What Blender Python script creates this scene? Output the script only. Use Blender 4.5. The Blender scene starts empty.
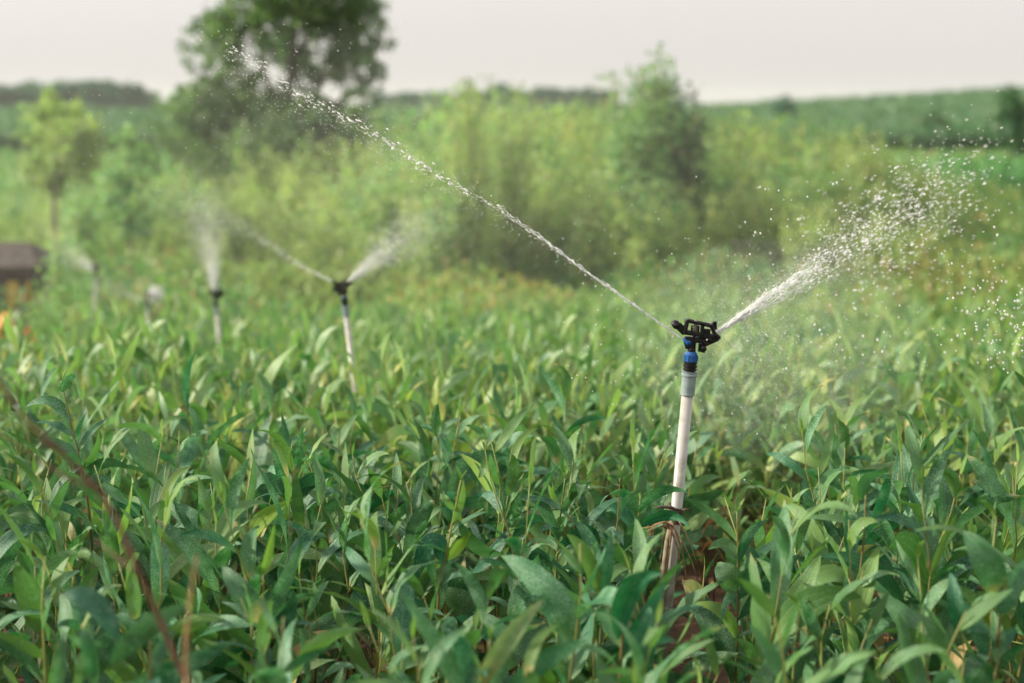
import bpy, math, random
import numpy as np
from mathutils import Vector, Matrix

SC = bpy.context.scene
COL = SC.collection
R = math.radians
rng = np.random.default_rng(7)
random.seed(7)

# ------------------------------------------------------------------ camera
EYE = 1.54
FPX = 1024 * 50 / 36.0
HOR = 100.0
PITCH = math.atan((341.5 - HOR) / FPX)
cam = bpy.data.cameras.new('camera')
cam.lens = 50; cam.sensor_width = 36; cam.clip_start = 0.02; cam.clip_end = 9000
cam.dof.use_dof = True; cam.dof.focus_distance = 3.25; cam.dof.aperture_fstop = 1.9
cam.dof.aperture_blades = 0
camo = bpy.data.objects.new('camera', cam); COL.objects.link(camo)
camo.location = (0, 0, EYE); camo.rotation_euler = (math.pi/2 - PITCH, 0, 0)
SC.camera = camo
cF = np.array([0, math.cos(PITCH), -math.sin(PITCH)])
cU = np.array([0, math.sin(PITCH), math.cos(PITCH)])
cX = np.array([1., 0, 0])

def P(px, py, D):
    """world point seen at a picture place, D metres away along the ground axis"""
    d = cF + cX*(px-512)/FPX - cU*(py-341.5)/FPX
    d = d / d[1]
    return np.array([0, 0, EYE]) + d*D

def G(x, y):
    """ground height"""
    x = np.asarray(x, float); y = np.asarray(y, float)
    z = np.interp(y, [-20, -2, 0, 3.5, 5.6, 8, 12, 16, 40, 60, 300, 1500], [.45, .45, .29, .0, -.10, -.44, -.80, -.88, -.72, -1.0, -1.35, -1.35])
    t = np.clip((y-70)/230., 0, 1); t = t*t*(3-2*t)
    s = np.clip((x/np.maximum(y, 1)-.13)/.28, 0, 1.1)
    z = z - .5*t + 4.6*t*s
    return z

# ------------------------------------------------------------------ mesh helpers
class MB:
    def __init__(s): s.v = []; s.q = []; s.t = []; s.c = []; s.u = []; s.n = 0
    def add(s, v, q=None, t=None, c=None, u=None):
        v = np.asarray(v, float); k = len(v)
        s.v.append(v)
        if q is not None and len(q): s.q.append(np.asarray(q, int) + s.n)
        if t is not None and len(t): s.t.append(np.asarray(t, int) + s.n)
        if c is None: c = np.zeros((k, 3))
        c = np.asarray(c, float)
        if c.ndim == 1: c = np.tile(c, (k, 1))
        s.c.append(c)
        s.u.append(np.zeros((k, 2)) if u is None else np.asarray(u, float))
        s.n += k
    def pack(s):
        V = np.concatenate(s.v) if s.v else np.zeros((0, 3))
        Q = np.concatenate(s.q) if s.q else np.zeros((0, 4), int)
        T = np.concatenate(s.t) if s.t else np.zeros((0, 3), int)
        return V, Q, T, np.concatenate(s.c), np.concatenate(s.u)
    def mesh(s, name, mat, smooth=True):
        return to_mesh(name, s.pack(), mat, smooth)

def to_mesh(name, pk, mat, smooth=True):
    V, Q, T, C, U = pk
    me = bpy.data.meshes.new(name)
    me.vertices.add(len(V)); me.vertices.foreach_set('co', V.astype(np.float32).ravel())
    li = np.concatenate([Q.ravel(), T.ravel()]).astype(np.int32)
    tot = np.concatenate([np.full(len(Q), 4), np.full(len(T), 3)]).astype(np.int32)
    st = np.concatenate([[0], np.cumsum(tot)[:-1]]).astype(np.int32)
    me.loops.add(len(li)); me.loops.foreach_set('vertex_index', li)
    me.polygons.add(len(tot)); me.polygons.foreach_set('loop_start', st)
    me.polygons.foreach_set('loop_total', tot)
    me.polygons.foreach_set('use_smooth', np.full(len(tot), smooth))
    ca = me.color_attributes.new('Col', 'FLOAT_COLOR', 'POINT')
    ca.data.foreach_set('color', np.concatenate([C, np.ones((len(C), 1))], 1).astype(np.float32).ravel())
    uv = me.uv_layers.new(name='UVMap')
    uv.data.foreach_set('uv', U[li].astype(np.float32).ravel())
    me.update(calc_edges=True)
    if mat: me.materials.append(mat)
    return me

def obj(name, me, parent=None, loc=None):
    o = bpy.data.objects.new(name, me); COL.objects.link(o)
    if parent is not None: o.parent = parent
    if loc is not None: o.location = loc
    return o

def tag(o, label=None, cat=None, group=None, kind=None):
    if label: o['label'] = label
    if cat: o['category'] = cat
    if group: o['group'] = group
    if kind: o['kind'] = kind
    return o

def empty(name, loc, rz=0):
    o = bpy.data.objects.new(name, None); COL.objects.link(o)
    o.location = loc; o.rotation_euler = (0, 0, rz); o.empty_display_size = .1
    return o

def nrm(v):
    v = np.asarray(v, float); l = np.linalg.norm(v, axis=-1, keepdims=True)
    return v/np.maximum(l, 1e-9)

def tube(mb, pts, rad, seg=8, c=(0, 0, 0), cap=True):
    pts = np.asarray(pts, float); n = len(pts)
    rad = np.full(n, rad) if np.isscalar(rad) else np.asarray(rad, float)
    tan = nrm(np.gradient(pts, axis=0))
    ref = np.array([0, 1., 0]) if abs(tan[0][1]) < .9 else np.array([1., 0, 0])
    A = []; a = nrm(np.cross(tan[0], ref))
    for i in range(n):
        a = nrm(a - tan[i]*np.dot(a, tan[i])); A.append(a)
    A = np.array(A); B = np.cross(tan, A)
    th = np.arange(seg)*2*math.pi/seg
    V = (pts[:, None] + rad[:, None, None]*(np.cos(th)[None, :, None]*A[:, None] + np.sin(th)[None, :, None]*B[:, None])).reshape(-1, 3)
    q = []
    for i in range(n-1):
        for j in range(seg):
            k = (j+1) % seg
            q.append((i*seg+j, i*seg+k, (i+1)*seg+k, (i+1)*seg+j))
    t = []
    if cap:
        V = np.concatenate([V, pts[:1], pts[-1:]])
        for j in range(seg):
            k = (j+1) % seg
            t.append((n*seg, k, j)); t.append((n*seg+1, (n-1)*seg+j, (n-1)*seg+k))
    u = np.zeros((len(V), 2)); u[:n*seg, 0] = np.repeat(np.linspace(0, 1, n), seg); u[:n*seg, 1] = np.tile(th/6.283, n)
    mb.add(V, q, t, c, u)

def box(mb, cx, cy, cz, sx, sy, sz, M=None, c=(0, 0, 0), bev=None):
    """bevelled box"""
    b = min(sx, sy, sz)*.14 if bev is None else bev
    V = []; 
    hx, hy, hz = sx/2, sy/2, sz/2
    # 24 verts: three per corner
    idx = {}
    for ix in (-1, 1):
        for iy in (-1, 1):
            for iz in (-1, 1):
                for a in range(3):
                    p = [ix*(hx-b), iy*(hy-b), iz*(hz-b)]
                    p[a] = (ix*hx, iy*hy, iz*hz)[a]
                    idx[(ix, iy, iz, a)] = len(V); V.append(p)
    F = []
    for a in range(3):
        o = [k for k in range(3) if k != a]
        for s in (-1, 1):
            f = []
            for (p, q) in ((-1, -1), (1, -1), (1, 1), (-1, 1)):
                k = [0, 0, 0]; k[a] = s; k[o[0]] = p; k[o[1]] = q
                f.append(idx[(k[0], k[1], k[2], a)])
            F.append(f)
    for a in range(3):      # edges parallel to a
        o = [k for k in range(3) if k != a]
        for p in (-1, 1):
            for q in (-1, 1):
                f = []
                for (s, w) in ((-1, 0), (1, 0), (1, 1), (-1, 1)):
                    k = [0, 0, 0]; k[a] = s; k[o[0]] = p; k[o[1]] = q
                    f.append(idx[(k[0], k[1], k[2], o[w])])
                F.append(f)
    T = [[idx[(ix, iy, iz, a)] for a in range(3)] for ix in (-1, 1) for iy in (-1, 1) for iz in (-1, 1)]
    V = np.array(V)
    if M is not None: V = V @ np.asarray(M).T
    V = V + np.array([cx, cy, cz])
    # orient faces outwards
    cen = V.mean(0)
    def fix(f):
        p = V[list(f)]; n = np.cross(p[1]-p[0], p[2]-p[0])
        return list(f) if np.dot(n, p.mean(0)-cen) > 0 else list(f)[::-1]
    mb.add(V, [fix(f) for f in F], [fix(f) for f in T], c)

def rotz(a): return np.array([[math.cos(a), -math.sin(a), 0], [math.sin(a), math.cos(a), 0], [0, 0, 1]])
def roty(a): return np.array([[math.cos(a), 0, math.sin(a)], [0, 1, 0], [-math.sin(a), 0, math.cos(a)]])

# ------------------------------------------------------------------ materials
def newmat(name):
    m = bpy.data.materials.new(name); m.use_nodes = True
    nt = m.node_tree; nt.nodes.clear()
    return m, nt, nt.nodes, nt.links
def N(nt, t, **kw):
    n = nt.nodes.new(t)
    for k, v in kw.items():
        if k.startswith('i_'): n.inputs[k[2:].replace('_', ' ')].default_value = v
        else: setattr(n, k, v)
    return n
def mixc(nt, f, a, b, mode='MIX'):
    n = nt.nodes.new('ShaderNodeMix'); n.data_type = 'RGBA'; n.blend_type = mode
    for s, v in ((0, f), (6, a), (7, b)):
        if isinstance(v, (int, float)): n.inputs[s].default_value = v
        elif isinstance(v, tuple): n.inputs[s].default_value = (*v, 1)
        else: nt.links.new(v, n.inputs[s])
    return n.outputs[2]
def math_(nt, op, a, b=None, c=None, clamp=False):
    n = nt.nodes.new('ShaderNodeMath'); n.operation = op; n.use_clamp = clamp
    for i, v in enumerate((a, b, c)):
        if v is None: continue
        if isinstance(v, (int, float)): n.inputs[i].default_value = v
        else: nt.links.new(v, n.inputs[i])
    return n.outputs[0]
def ramp(nt, f, lo, hi):
    n = nt.nodes.new('ShaderNodeMapRange'); n.clamp = True
    nt.links.new(f, n.inputs[0]); n.inputs[1].default_value = lo; n.inputs[2].default_value = hi
    return n.outputs[0]

def leaf_material(name, deep, yellow, dry, dusty, transl=.35, rough=.42, fine=True, objrand=True, vr=(.75, 1.25)):
    m, nt, nd, lk = newmat(name)
    at = N(nt, 'ShaderNodeAttribute', attribute_name='Col')
    sep = N(nt, 'ShaderNodeSeparateColor'); lk.new(at.outputs['Color'], sep.inputs[0])
    tint, dryf, rnd = sep.outputs
    col = mixc(nt, tint, deep, yellow)
    oi = N(nt, 'ShaderNodeObjectInfo')
    tc = N(nt, 'ShaderNodeTexCoord')
    if objrand:
        hs = N(nt, 'ShaderNodeHueSaturation'); lk.new(col, hs.inputs['Color'])
        mr = nt.nodes.new('ShaderNodeMapRange'); lk.new(oi.outputs['Random'], mr.inputs[0])
        mr.inputs[3].default_value = vr[0]; mr.inputs[4].default_value = vr[1]
        lk.new(mr.outputs[0], hs.inputs['Value'])
        mr2 = nt.nodes.new('ShaderNodeMapRange'); lk.new(oi.outputs['Random'], mr2.inputs[0])
        mr2.inputs[3].default_value = .515; mr2.inputs[4].default_value = .485
        lk.new(mr2.outputs[0], hs.inputs['Hue'])
        col = hs.outputs[0]
    rough_s = None; bump = None
    if fine:
        uv = N(nt, 'ShaderNodeUVMap')
        su = N(nt, 'ShaderNodeSeparateXYZ'); lk.new(uv.outputs[0], su.inputs[0])
        # length-wise veins
        v = math_(nt, 'MULTIPLY', su.outputs[1], 2*math.pi*4)
        vein = math_(nt, 'POWER', math_(nt, 'ABSOLUTE', math_(nt, 'COSINE', math_(nt, 'MULTIPLY', v, .5))), 14)
        fine_v = math_(nt, 'ABSOLUTE', math_(nt, 'COSINE', math_(nt, 'MULTIPLY', v, 3.)))
        n1 = N(nt, 'ShaderNodeTexNoise'); n1.inputs['Scale'].default_value = 28; n1.inputs['Detail'].default_value = 4
        n2 = N(nt, 'ShaderNodeTexNoise'); n2.inputs['Scale'].default_value = 330; n2.inputs['Detail'].default_value = 2
        n3 = N(nt, 'ShaderNodeTexNoise'); n3.inputs['Scale'].default_value = 9; n3.inputs['Detail'].default_value = 2
        for n in (n1, n2, n3): lk.new(tc.outputs['Object'], n.inputs['Vector'])
        # dusty bloom in patches
        d = math_(nt, 'MULTIPLY', ramp(nt, n1.outputs[0], .38, .68), ramp(nt, n2.outputs[0], .35, .62))
        d = math_(nt, 'MULTIPLY', d, math_(nt, 'MULTIPLY_ADD', rnd, .95, .05))
        col = mixc(nt, d, col, dusty)
        col = mixc(nt, math_(nt, 'MULTIPLY', vein, .17), col, (.20, .32, .14))
        # dry areas: grow from the base and the margins
        e = math_(nt, 'MULTIPLY_ADD', n1.outputs[0], 1.2, -.6)
        dd = math_(nt, 'ADD', dryf, math_(nt, 'MULTIPLY', e, dryf))
        dd = ramp(nt, dd, .32, .75)
        col = mixc(nt, dd, col, dry)
        sp = math_(nt, 'MULTIPLY', ramp(nt, n2.outputs[0], .66, .74), ramp(nt, n3.outputs[0], .5, .7))
        col = mixc(nt, math_(nt, 'MULTIPLY', sp, .5), col, (.16, .09, .04))
        bp = N(nt, 'ShaderNodeBump'); bp.inputs['Strength'].default_value = .35; bp.inputs['Distance'].default_value = .0012
        h = math_(nt, 'ADD', math_(nt, 'MULTIPLY', fine_v, .3), math_(nt, 'ADD', vein, math_(nt, 'MULTIPLY', n2.outputs[0], .9)))
        lk.new(h, bp.inputs['Height']); bump = bp.outputs[0]
        vo = N(nt, 'ShaderNodeTexVoronoi'); vo.inputs['Scale'].default_value = 170; lk.new(tc.outputs['Object'], vo.inputs['Vector'])
        bead = math_(nt, 'MULTIPLY', ramp(nt, vo.outputs['Distance'], .24, .12), ramp(nt, n3.outputs[0], .47, .56))
        col = mixc(nt, math_(nt, 'MULTIPLY', bead, .55), col, (.50, .58, .50))
        rough_s = math_(nt, 'MULTIPLY', math_(nt, 'MULTIPLY_ADD', d, .35, rough), math_(nt, 'MULTIPLY_ADD', bead, -.8, 1.))
    else:
        col = mixc(nt, dryf, col, dry)
        col = mixc(nt, math_(nt, 'MULTIPLY', rnd, .45), col, dusty)
    b = N(nt, 'ShaderNodeBsdfPrincipled'); lk.new(col, b.inputs['Base Color'])
    b.inputs['Specular IOR Level'].default_value = .5
    if rough_s is not None: lk.new(rough_s, b.inputs['Roughness'])
    else: b.inputs['Roughness'].default_value = rough
    if bump is not None: lk.new(bump, b.inputs['Normal'])
    tr = N(nt, 'ShaderNodeBsdfTranslucent')
    tcl = mixc(nt, 1.0, col, (.82, 1.15, .62), 'MULTIPLY'); lk.new(tcl, tr.inputs['Color'])
    mx = N(nt, 'ShaderNodeMixShader'); mx.inputs[0].default_value = transl
    lk.new(b.outputs[0], mx.inputs[1]); lk.new(tr.outputs[0], mx.inputs[2])
    o = N(nt, 'ShaderNodeOutputMaterial'); lk.new(mx.outputs[0], o.inputs[0])
    return m

def simple(name, col, rough=.5, col2=None, scale=20, metal=0, bumpd=0, lo=.4, hi=.65, transmission=0, spec=.5):
    m, nt, nd, lk = newmat(name)
    b = N(nt, 'ShaderNodeBsdfPrincipled'); b.inputs['Roughness'].default_value = rough
    b.inputs['Metallic'].default_value = metal; b.inputs['Specular IOR Level'].default_value = spec
    b.inputs['Transmission Weight'].default_value = transmission
    tc = N(nt, 'ShaderNodeTexCoord')
    n = N(nt, 'ShaderNodeTexNoise'); n.inputs['Scale'].default_value = scale; n.inputs['Detail'].default_value = 6
    lk.new(tc.outputs['Object'], n.inputs['Vector'])
    if col2 is not None:
        lk.new(mixc(nt, ramp(nt, n.outputs[0], lo, hi), col, col2), b.inputs['Base Color'])
    else: b.inputs['Base Color'].default_value = (*col, 1)
    if bumpd:
        bp = N(nt, 'ShaderNodeBump'); bp.inputs['Distance'].default_value = bumpd
        lk.new(n.outputs[0], bp.inputs['Height']); lk.new(bp.outputs[0], b.inputs['Normal'])
    o = N(nt, 'ShaderNodeOutputMaterial'); lk.new(b.outputs[0], o.inputs[0])
    return m

M_leaf = leaf_material('seedling_leaf', (.006, .112, .052), (.30, .44, .05), (.58, .42, .18), (.29, .49, .34), transl=.31, rough=.50)
M_shrub = leaf_material('shrub_leaf', (.09, .31, .14), (.60, .64, .19), (.58, .31, .14), (.50, .58, .36), fine=False, rough=.55, transl=.48, vr=(.78, 1.25))
M_tree = leaf_material('tree_leaf', (.042, .135, .07), (.26, .34, .12), (.3, .2, .1), (.14, .22, .14), fine=False, rough=.45, transl=.45)
M_far = leaf_material('far_leaf', (.012, .13, .055), (.05, .20, .07), (.22, .17, .09), (.09, .15, .09), fine=False, rough=.55)
M_grass = leaf_material('grass_leaf', (.06, .25, .085), (.44, .52, .12), (.55, .27, .11), (.28, .38, .20), fine=False, rough=.5, objrand=False)
M_corn = leaf_material('corn_leaf', (.03, .13, .065), (.18, .32, .10), (.30, .27, .12), (.13, .2, .12), fine=False, rough=.5, objrand=False)

def stem_material():
    m, nt, nd, lk = newmat('seedling_stem')
    at = N(nt, 'ShaderNodeAttribute', attribute_name='Col')
    sep = N(nt, 'ShaderNodeSeparateColor'); lk.new(at.outputs['Color'], sep.inputs[0])
    col = mixc(nt, sep.outputs[0], (.11, .055, .03), (.26, .28, .07))
    b = N(nt, 'ShaderNodeBsdfPrincipled'); b.inputs['Roughness'].default_value = .5
    lk.new(col, b.inputs['Base Color'])
    o = N(nt, 'ShaderNodeOutputMaterial'); lk.new(b.outputs[0], o.inputs[0])
    return m
M_stem = stem_material()
M_bark = simple('bark', (.10, .075, .055), .85, (.20, .16, .12), 14, bumpd=.01)
M_twig = simple('dry_twig', (.085, .034, .022), .7, (.17, .075, .048), 60, bumpd=.001)
M_pipe = simple('pvc_pipe', (.43, .415, .39), .36, (.27, .235, .185), 26, lo=.5, hi=.75)
M_coup = simple('grey_pvc', (.25, .30, .31), .35, (.19, .235, .25), 50)
M_black = simple('black_plastic', (.006, .006, .007), .36, (.014, .014, .016), 70, spec=.3)
M_blue = simple('blue_plastic', (.008, .075, .27), .3, (.012, .10, .33), 60)
M_teal = simple('dark_teal_plastic', (.012, .045, .07), .35, (.02, .06, .085), 60)
M_tape = simple('dark_rubber_strip', (.03, .022, .018), .6, (.10, .06, .04), 120, bumpd=.001)
M_straw = simple('dry_straw', (.42, .24, .12), .75, (.25, .13, .07), 90, bumpd=.001)
M_stake = simple('weathered_bamboo', (.30, .25, .18), .7, (.18, .14, .10), 60, bumpd=.002)

def ground_material():
    m, nt, nd, lk = newmat('soil')
    tc = N(nt, 'ShaderNodeTexCoord')
    n1 = N(nt, 'ShaderNodeTexNoise'); n1.inputs['Scale'].default_value = 9; n1.inputs['Detail'].default_value = 10; n1.inputs['Roughness'].default_value = .7
    n2 = N(nt, 'ShaderNodeTexNoise'); n2.inputs['Scale'].default_value = .12; n2.inputs['Detail'].default_value = 5
    n3 = N(nt, 'ShaderNodeTexVoronoi'); n3.inputs['Scale'].default_value = 38
    for n in (n1, n2, n3): lk.new(tc.outputs['Object'], n.inputs['Vector'])
    c = mixc(nt, ramp(nt, n1.outputs[0], .35, .7), (.085, .042, .026), (.22, .115, .07))
    far = N(nt, 'ShaderNodeSeparateXYZ'); lk.new(tc.outputs['Object'], far.inputs[0])
    gmask = math_(nt, 'MULTIPLY', ramp(nt, far.outputs[1], 15, 24), ramp(nt, n2.outputs[0], .25, .45))
    g = mixc(nt, ramp(nt, n1.outputs[0], .35, .65), (.05, .12, .035), (.13, .19, .06))
    c = mixc(nt, gmask, c, g)
    b = N(nt, 'ShaderNodeBsdfPrincipled'); b.inputs['Roughness'].default_value = .9; lk.new(c, b.inputs['Base Color'])
    bp = N(nt, 'ShaderNodeBump'); bp.inputs['Distance'].default_value = .03; bp.inputs['Strength'].default_value = .8
    lk.new(math_(nt, 'ADD', n1.outputs[0], math_(nt, 'MULTIPLY', n3.outputs[0], .5)), bp.inputs['Height']); lk.new(bp.outputs[0], b.inputs['Normal'])
    o = N(nt, 'ShaderNodeOutputMaterial'); lk.new(b.outputs[0], o.inputs[0])
    return m
M_soil = ground_material()

def water_material(name, white):
    m, nt, nd, lk = newmat(name)
    b = N(nt, 'ShaderNodeBsdfPrincipled')
    b.inputs['Base Color'].default_value = (.97, .98, .98, 1); b.inputs['Roughness'].default_value = .08
    b.inputs['IOR'].default_value = 1.33; b.inputs['Transmission Weight'].default_value = 1 - white
    t = N(nt, 'ShaderNodeBsdfTranslucent'); t.inputs['Color'].default_value = (.93, .94, .94, 1)
    mx = N(nt, 'ShaderNodeMixShader'); mx.inputs[0].default_value = white*.5
    lk.new(b.outputs[0], mx.inputs[1]); lk.new(t.outputs[0], mx.inputs[2])
    o = N(nt, 'ShaderNodeOutputMaterial'); lk.new(mx.outputs[0], o.inputs[0])
    return m
M_jet = water_material('aerated_water', .92)
M_drop = water_material('water_drops', .7)
M_mist = water_material('water_mist', .95)

# ------------------------------------------------------------------ leaves
def ribbon(mb, C, S, W, cross=4, fold=.18, col=(0, 0, 0), wavy=0., ph=0.):
    """C centre points (n,3), S side unit vectors (n,3), W half widths (n)"""
    n = len(C); T = nrm(np.gradient(C, axis=0)); Nn = nrm(np.cross(T, S))
    k = np.linspace(-1, 1, cross+1)
    s = np.linspace(0, 1, n)
    off = fold*(np.abs(k)**1.3)[None, :]*W[:, None] + wavy*np.sin(s*17+ph)[:, None]*(k**2)[None, :]*np.sign(k)[None, :]
    V = C[:, None] + S[:, None]*(k[None, :]*W[:, None])[..., None] + Nn[:, None]*off[..., None]
    V = V.reshape(-1, 3)
    q = [(i*(cross+1)+j, i*(cross+1)+j+1, (i+1)*(cross+1)+j+1, (i+1)*(cross+1)+j) for i in range(n-1) for j in range(cross)]
    u = np.stack([np.repeat(s, cross+1), np.tile((k+1)/2, n)], 1)
    col = np.asarray(col, float)
    if col.ndim == 2: col = np.repeat(col, cross+1, 0)
    mb.add(V, q, None, col, u)

def profile(s, blunt=.8):
    return np.clip(np.sin(math.pi*np.clip(s, 0, 1)**.85), 0, 1)**blunt*(1-.25*s) + .04*(1-s)

def colour_along(s, tint, dry, rnd, basedry=0., tipdry=0.):
    c = np.zeros((len(s), 3)); c[:, 0] = tint; c[:, 2] = rnd
    c[:, 1] = np.clip(dry + basedry*np.clip(1-s*2.6, 0, 1) + tipdry*np.clip(s*3-2.1, 0, 1), 0, 1)
    return c

def phyllode(mb, base, az, el, L, W, bend, sidebend, twist0, twist1, r, seg=8, cross=4, tint=0., dry=0., basedry=0., tipdry=0., rnd=.5):
    s = np.linspace(0, 1, seg+1)
    ela = el - bend*s**1.4
    aza = az + sidebend*s
    T = np.stack([np.cos(ela)*np.cos(aza), np.cos(ela)*np.sin(aza), np.sin(ela)], 1)
    C = base + np.concatenate([[np.zeros(3)], np.cumsum((T[1:]+T[:-1])/2*L/seg, axis=0)])
    H = np.stack([-np.sin(aza), np.cos(aza), 0*aza], 1)
    B = np.cross(T, H)
    tw = twist0 + twist1*s
    S = H*np.cos(tw)[:, None] + B*np.sin(tw)[:, None]
    w = W/2*profile(s)
    # smooth tint gradient towards the base of the blade
    c = colour_along(s, tint, dry, rnd, basedry, tipdry)
    c[:, 0] = np.clip(c[:, 0] + .22*np.clip(1-s*3, 0, 1), 0, 1)
    ribbon(mb, C, S, w, cross, fold=r.uniform(.05, .35), col=c, wavy=W*.05*r.uniform(0, 1.6), ph=r.uniform(0, 6))

def gen_seedling(r, hi=True):
    """returns (leaf pack, stem pack); height about 0.65 m"""
    lf = MB(); st = MB()
    H = r.uniform(.52, .70)
    seg, cross = (9, 4) if hi else (4, 1)
    nax = r.integers(1, 3)
    for a in range(nax):
        h = H*(1 if a == 0 else r.uniform(.55, .9))
        lean = r.uniform(0, .10) if a == 0 else r.uniform(.10, .24)
        la = r.uniform(0, 6.283)
        n = 9
        t = np.linspace(0, 1, n)
        wob = .010*np.cumsum(r.normal(size=(n, 2)), axis=0)*(t[:, None])
        pts = np.stack([lean*np.cos(la)*t**1.2*h/.6 + wob[:, 0], lean*np.sin(la)*t**1.2*h/.6 + wob[:, 1], t*h], 1)
        rad = np.linspace(.0042, .0011, n)
        cc = np.zeros(((n*6 if hi else n*3) + 2, 3)); cc[:-2, 0] = np.repeat(np.clip(t*1.35-.1, 0, 1)*r.uniform(.5, 1), 6 if hi else 3)
        tube(st, pts, rad, 6 if hi else 3, cc)
        gap = r.uniform(.050, .072)
        z = h*r.uniform(.16, .3); az = r.uniform(0, 6.283); vig = r.uniform(.8, 1.15)
        plant_t = r.choice([0., .0, .1, .25])
        while z < h:
            f = z/h
            b = np.array([np.interp(z, pts[:, 2], pts[:, 0]), np.interp(z, pts[:, 2], pts[:, 1]), z])
            L = r.uniform(.135, .25)*vig*(1 - .42*max(0, f-.72)/.28)*(.85 if a else 1)
            W = L*r.uniform(.165, .30)*(1 - .2*max(0, f-.75)/.25)
            el = R(r.uniform(38, 72) + 16*max(0, f-.6)/.4)
            bend = R(r.choice([r.uniform(8, 35), r.uniform(35, 80), r.uniform(70, 135)], p=[.34, .40, .26])*(1-.35*max(0, f-.7)/.3))
            tint = np.clip(plant_t + r.exponential(.08) + .20*max(0, f-.82)/.18, 0, 1)
            if r.random() < .04: tint = r.uniform(.5, .85)
            dry = 0; bd = 0; td = 0
            u = r.random()
            if u < .20: bd = r.uniform(.4, .95)
            elif u < .32: td = r.uniform(.5, 1)
            elif u < .37: dry = r.uniform(.3, .6)
            if f < .35 and r.random() < .25: dry = r.uniform(.5, 1)
            phyllode(lf, b, az, el, L, W, bend, R(r.uniform(-60, 60)), R(r.choice([r.uniform(-25, 25), r.uniform(50, 95)])), R(r.uniform(-85, 85)), r,
                     seg, cross, tint, dry, bd, td, r.random())
            az += R(137 + r.uniform(-25, 25)); z += gap*r.uniform(.75, 1.3)
        # furled shoot at the tip
        for k in range(1 if r.random() < .4 else 0):
            phyllode(lf, pts[-1]-np.array([0, 0, .004]), az + k*2.6, R(r.uniform(74, 86)), r.uniform(.04, .085), r.uniform(.006, .012), R(r.uniform(0, 25)), 0, 0, .4, r,
                     max(4, seg//2), 2 if hi else 1, .65, 0, 0, 0, .1)
    return lf.pack(), st.pack()

def xform(pk, M, t, dc=None):
    V, Q, T, C, U = pk
    V2 = V @ np.asarray(M).T + t
    if dc is not None: C = np.clip(C + dc, 0, 1)
    return V2, Q, T, C, U
def join(packs):
    Vs, Qs, Ts, Cs, Us = [], [], [], [], []; n = 0
    for V, Q, T, C, U in packs:
        Vs.append(V); Qs.append(Q+n); Ts.append(T+n); Cs.append(C); Us.append(U); n += len(V)
    return tuple(np.concatenate(a) for a in (Vs, Qs, Ts, Cs, Us))

# ------------------------------------------------------------------ ground
def build_ground():
    xs = np.concatenate([-np.geomspace(1500, 14, 34), np.linspace(-12, 12, 61), np.geomspace(14, 1500, 34)])
    ys = np.concatenate([np.linspace(-40, -2, 12), np.linspace(-1.5, 20, 73), np.geomspace(20.6, 1500, 70)])
    X, Y = np.meshgrid(xs, ys); r = np.random.default_rng(3)
    Z = G(X, Y) + r.normal(0, .018, X.shape)*(Y < 30)
    V = np.stack([X.ravel(), Y.ravel(), Z.ravel()], 1); nx = len(xs); ny = len(ys)
    i, j = np.meshgrid(np.arange(ny-1), np.arange(nx-1), indexing='ij')
    a = (i*nx+j).ravel(); Q = np.stack([a, a+1, a+nx+1, a+nx], 1)
    mb = MB(); mb.add(V, Q)
    o = obj('ground', mb.mesh('ground', M_soil)); tag(o, kind='structure')
build_ground()

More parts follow.
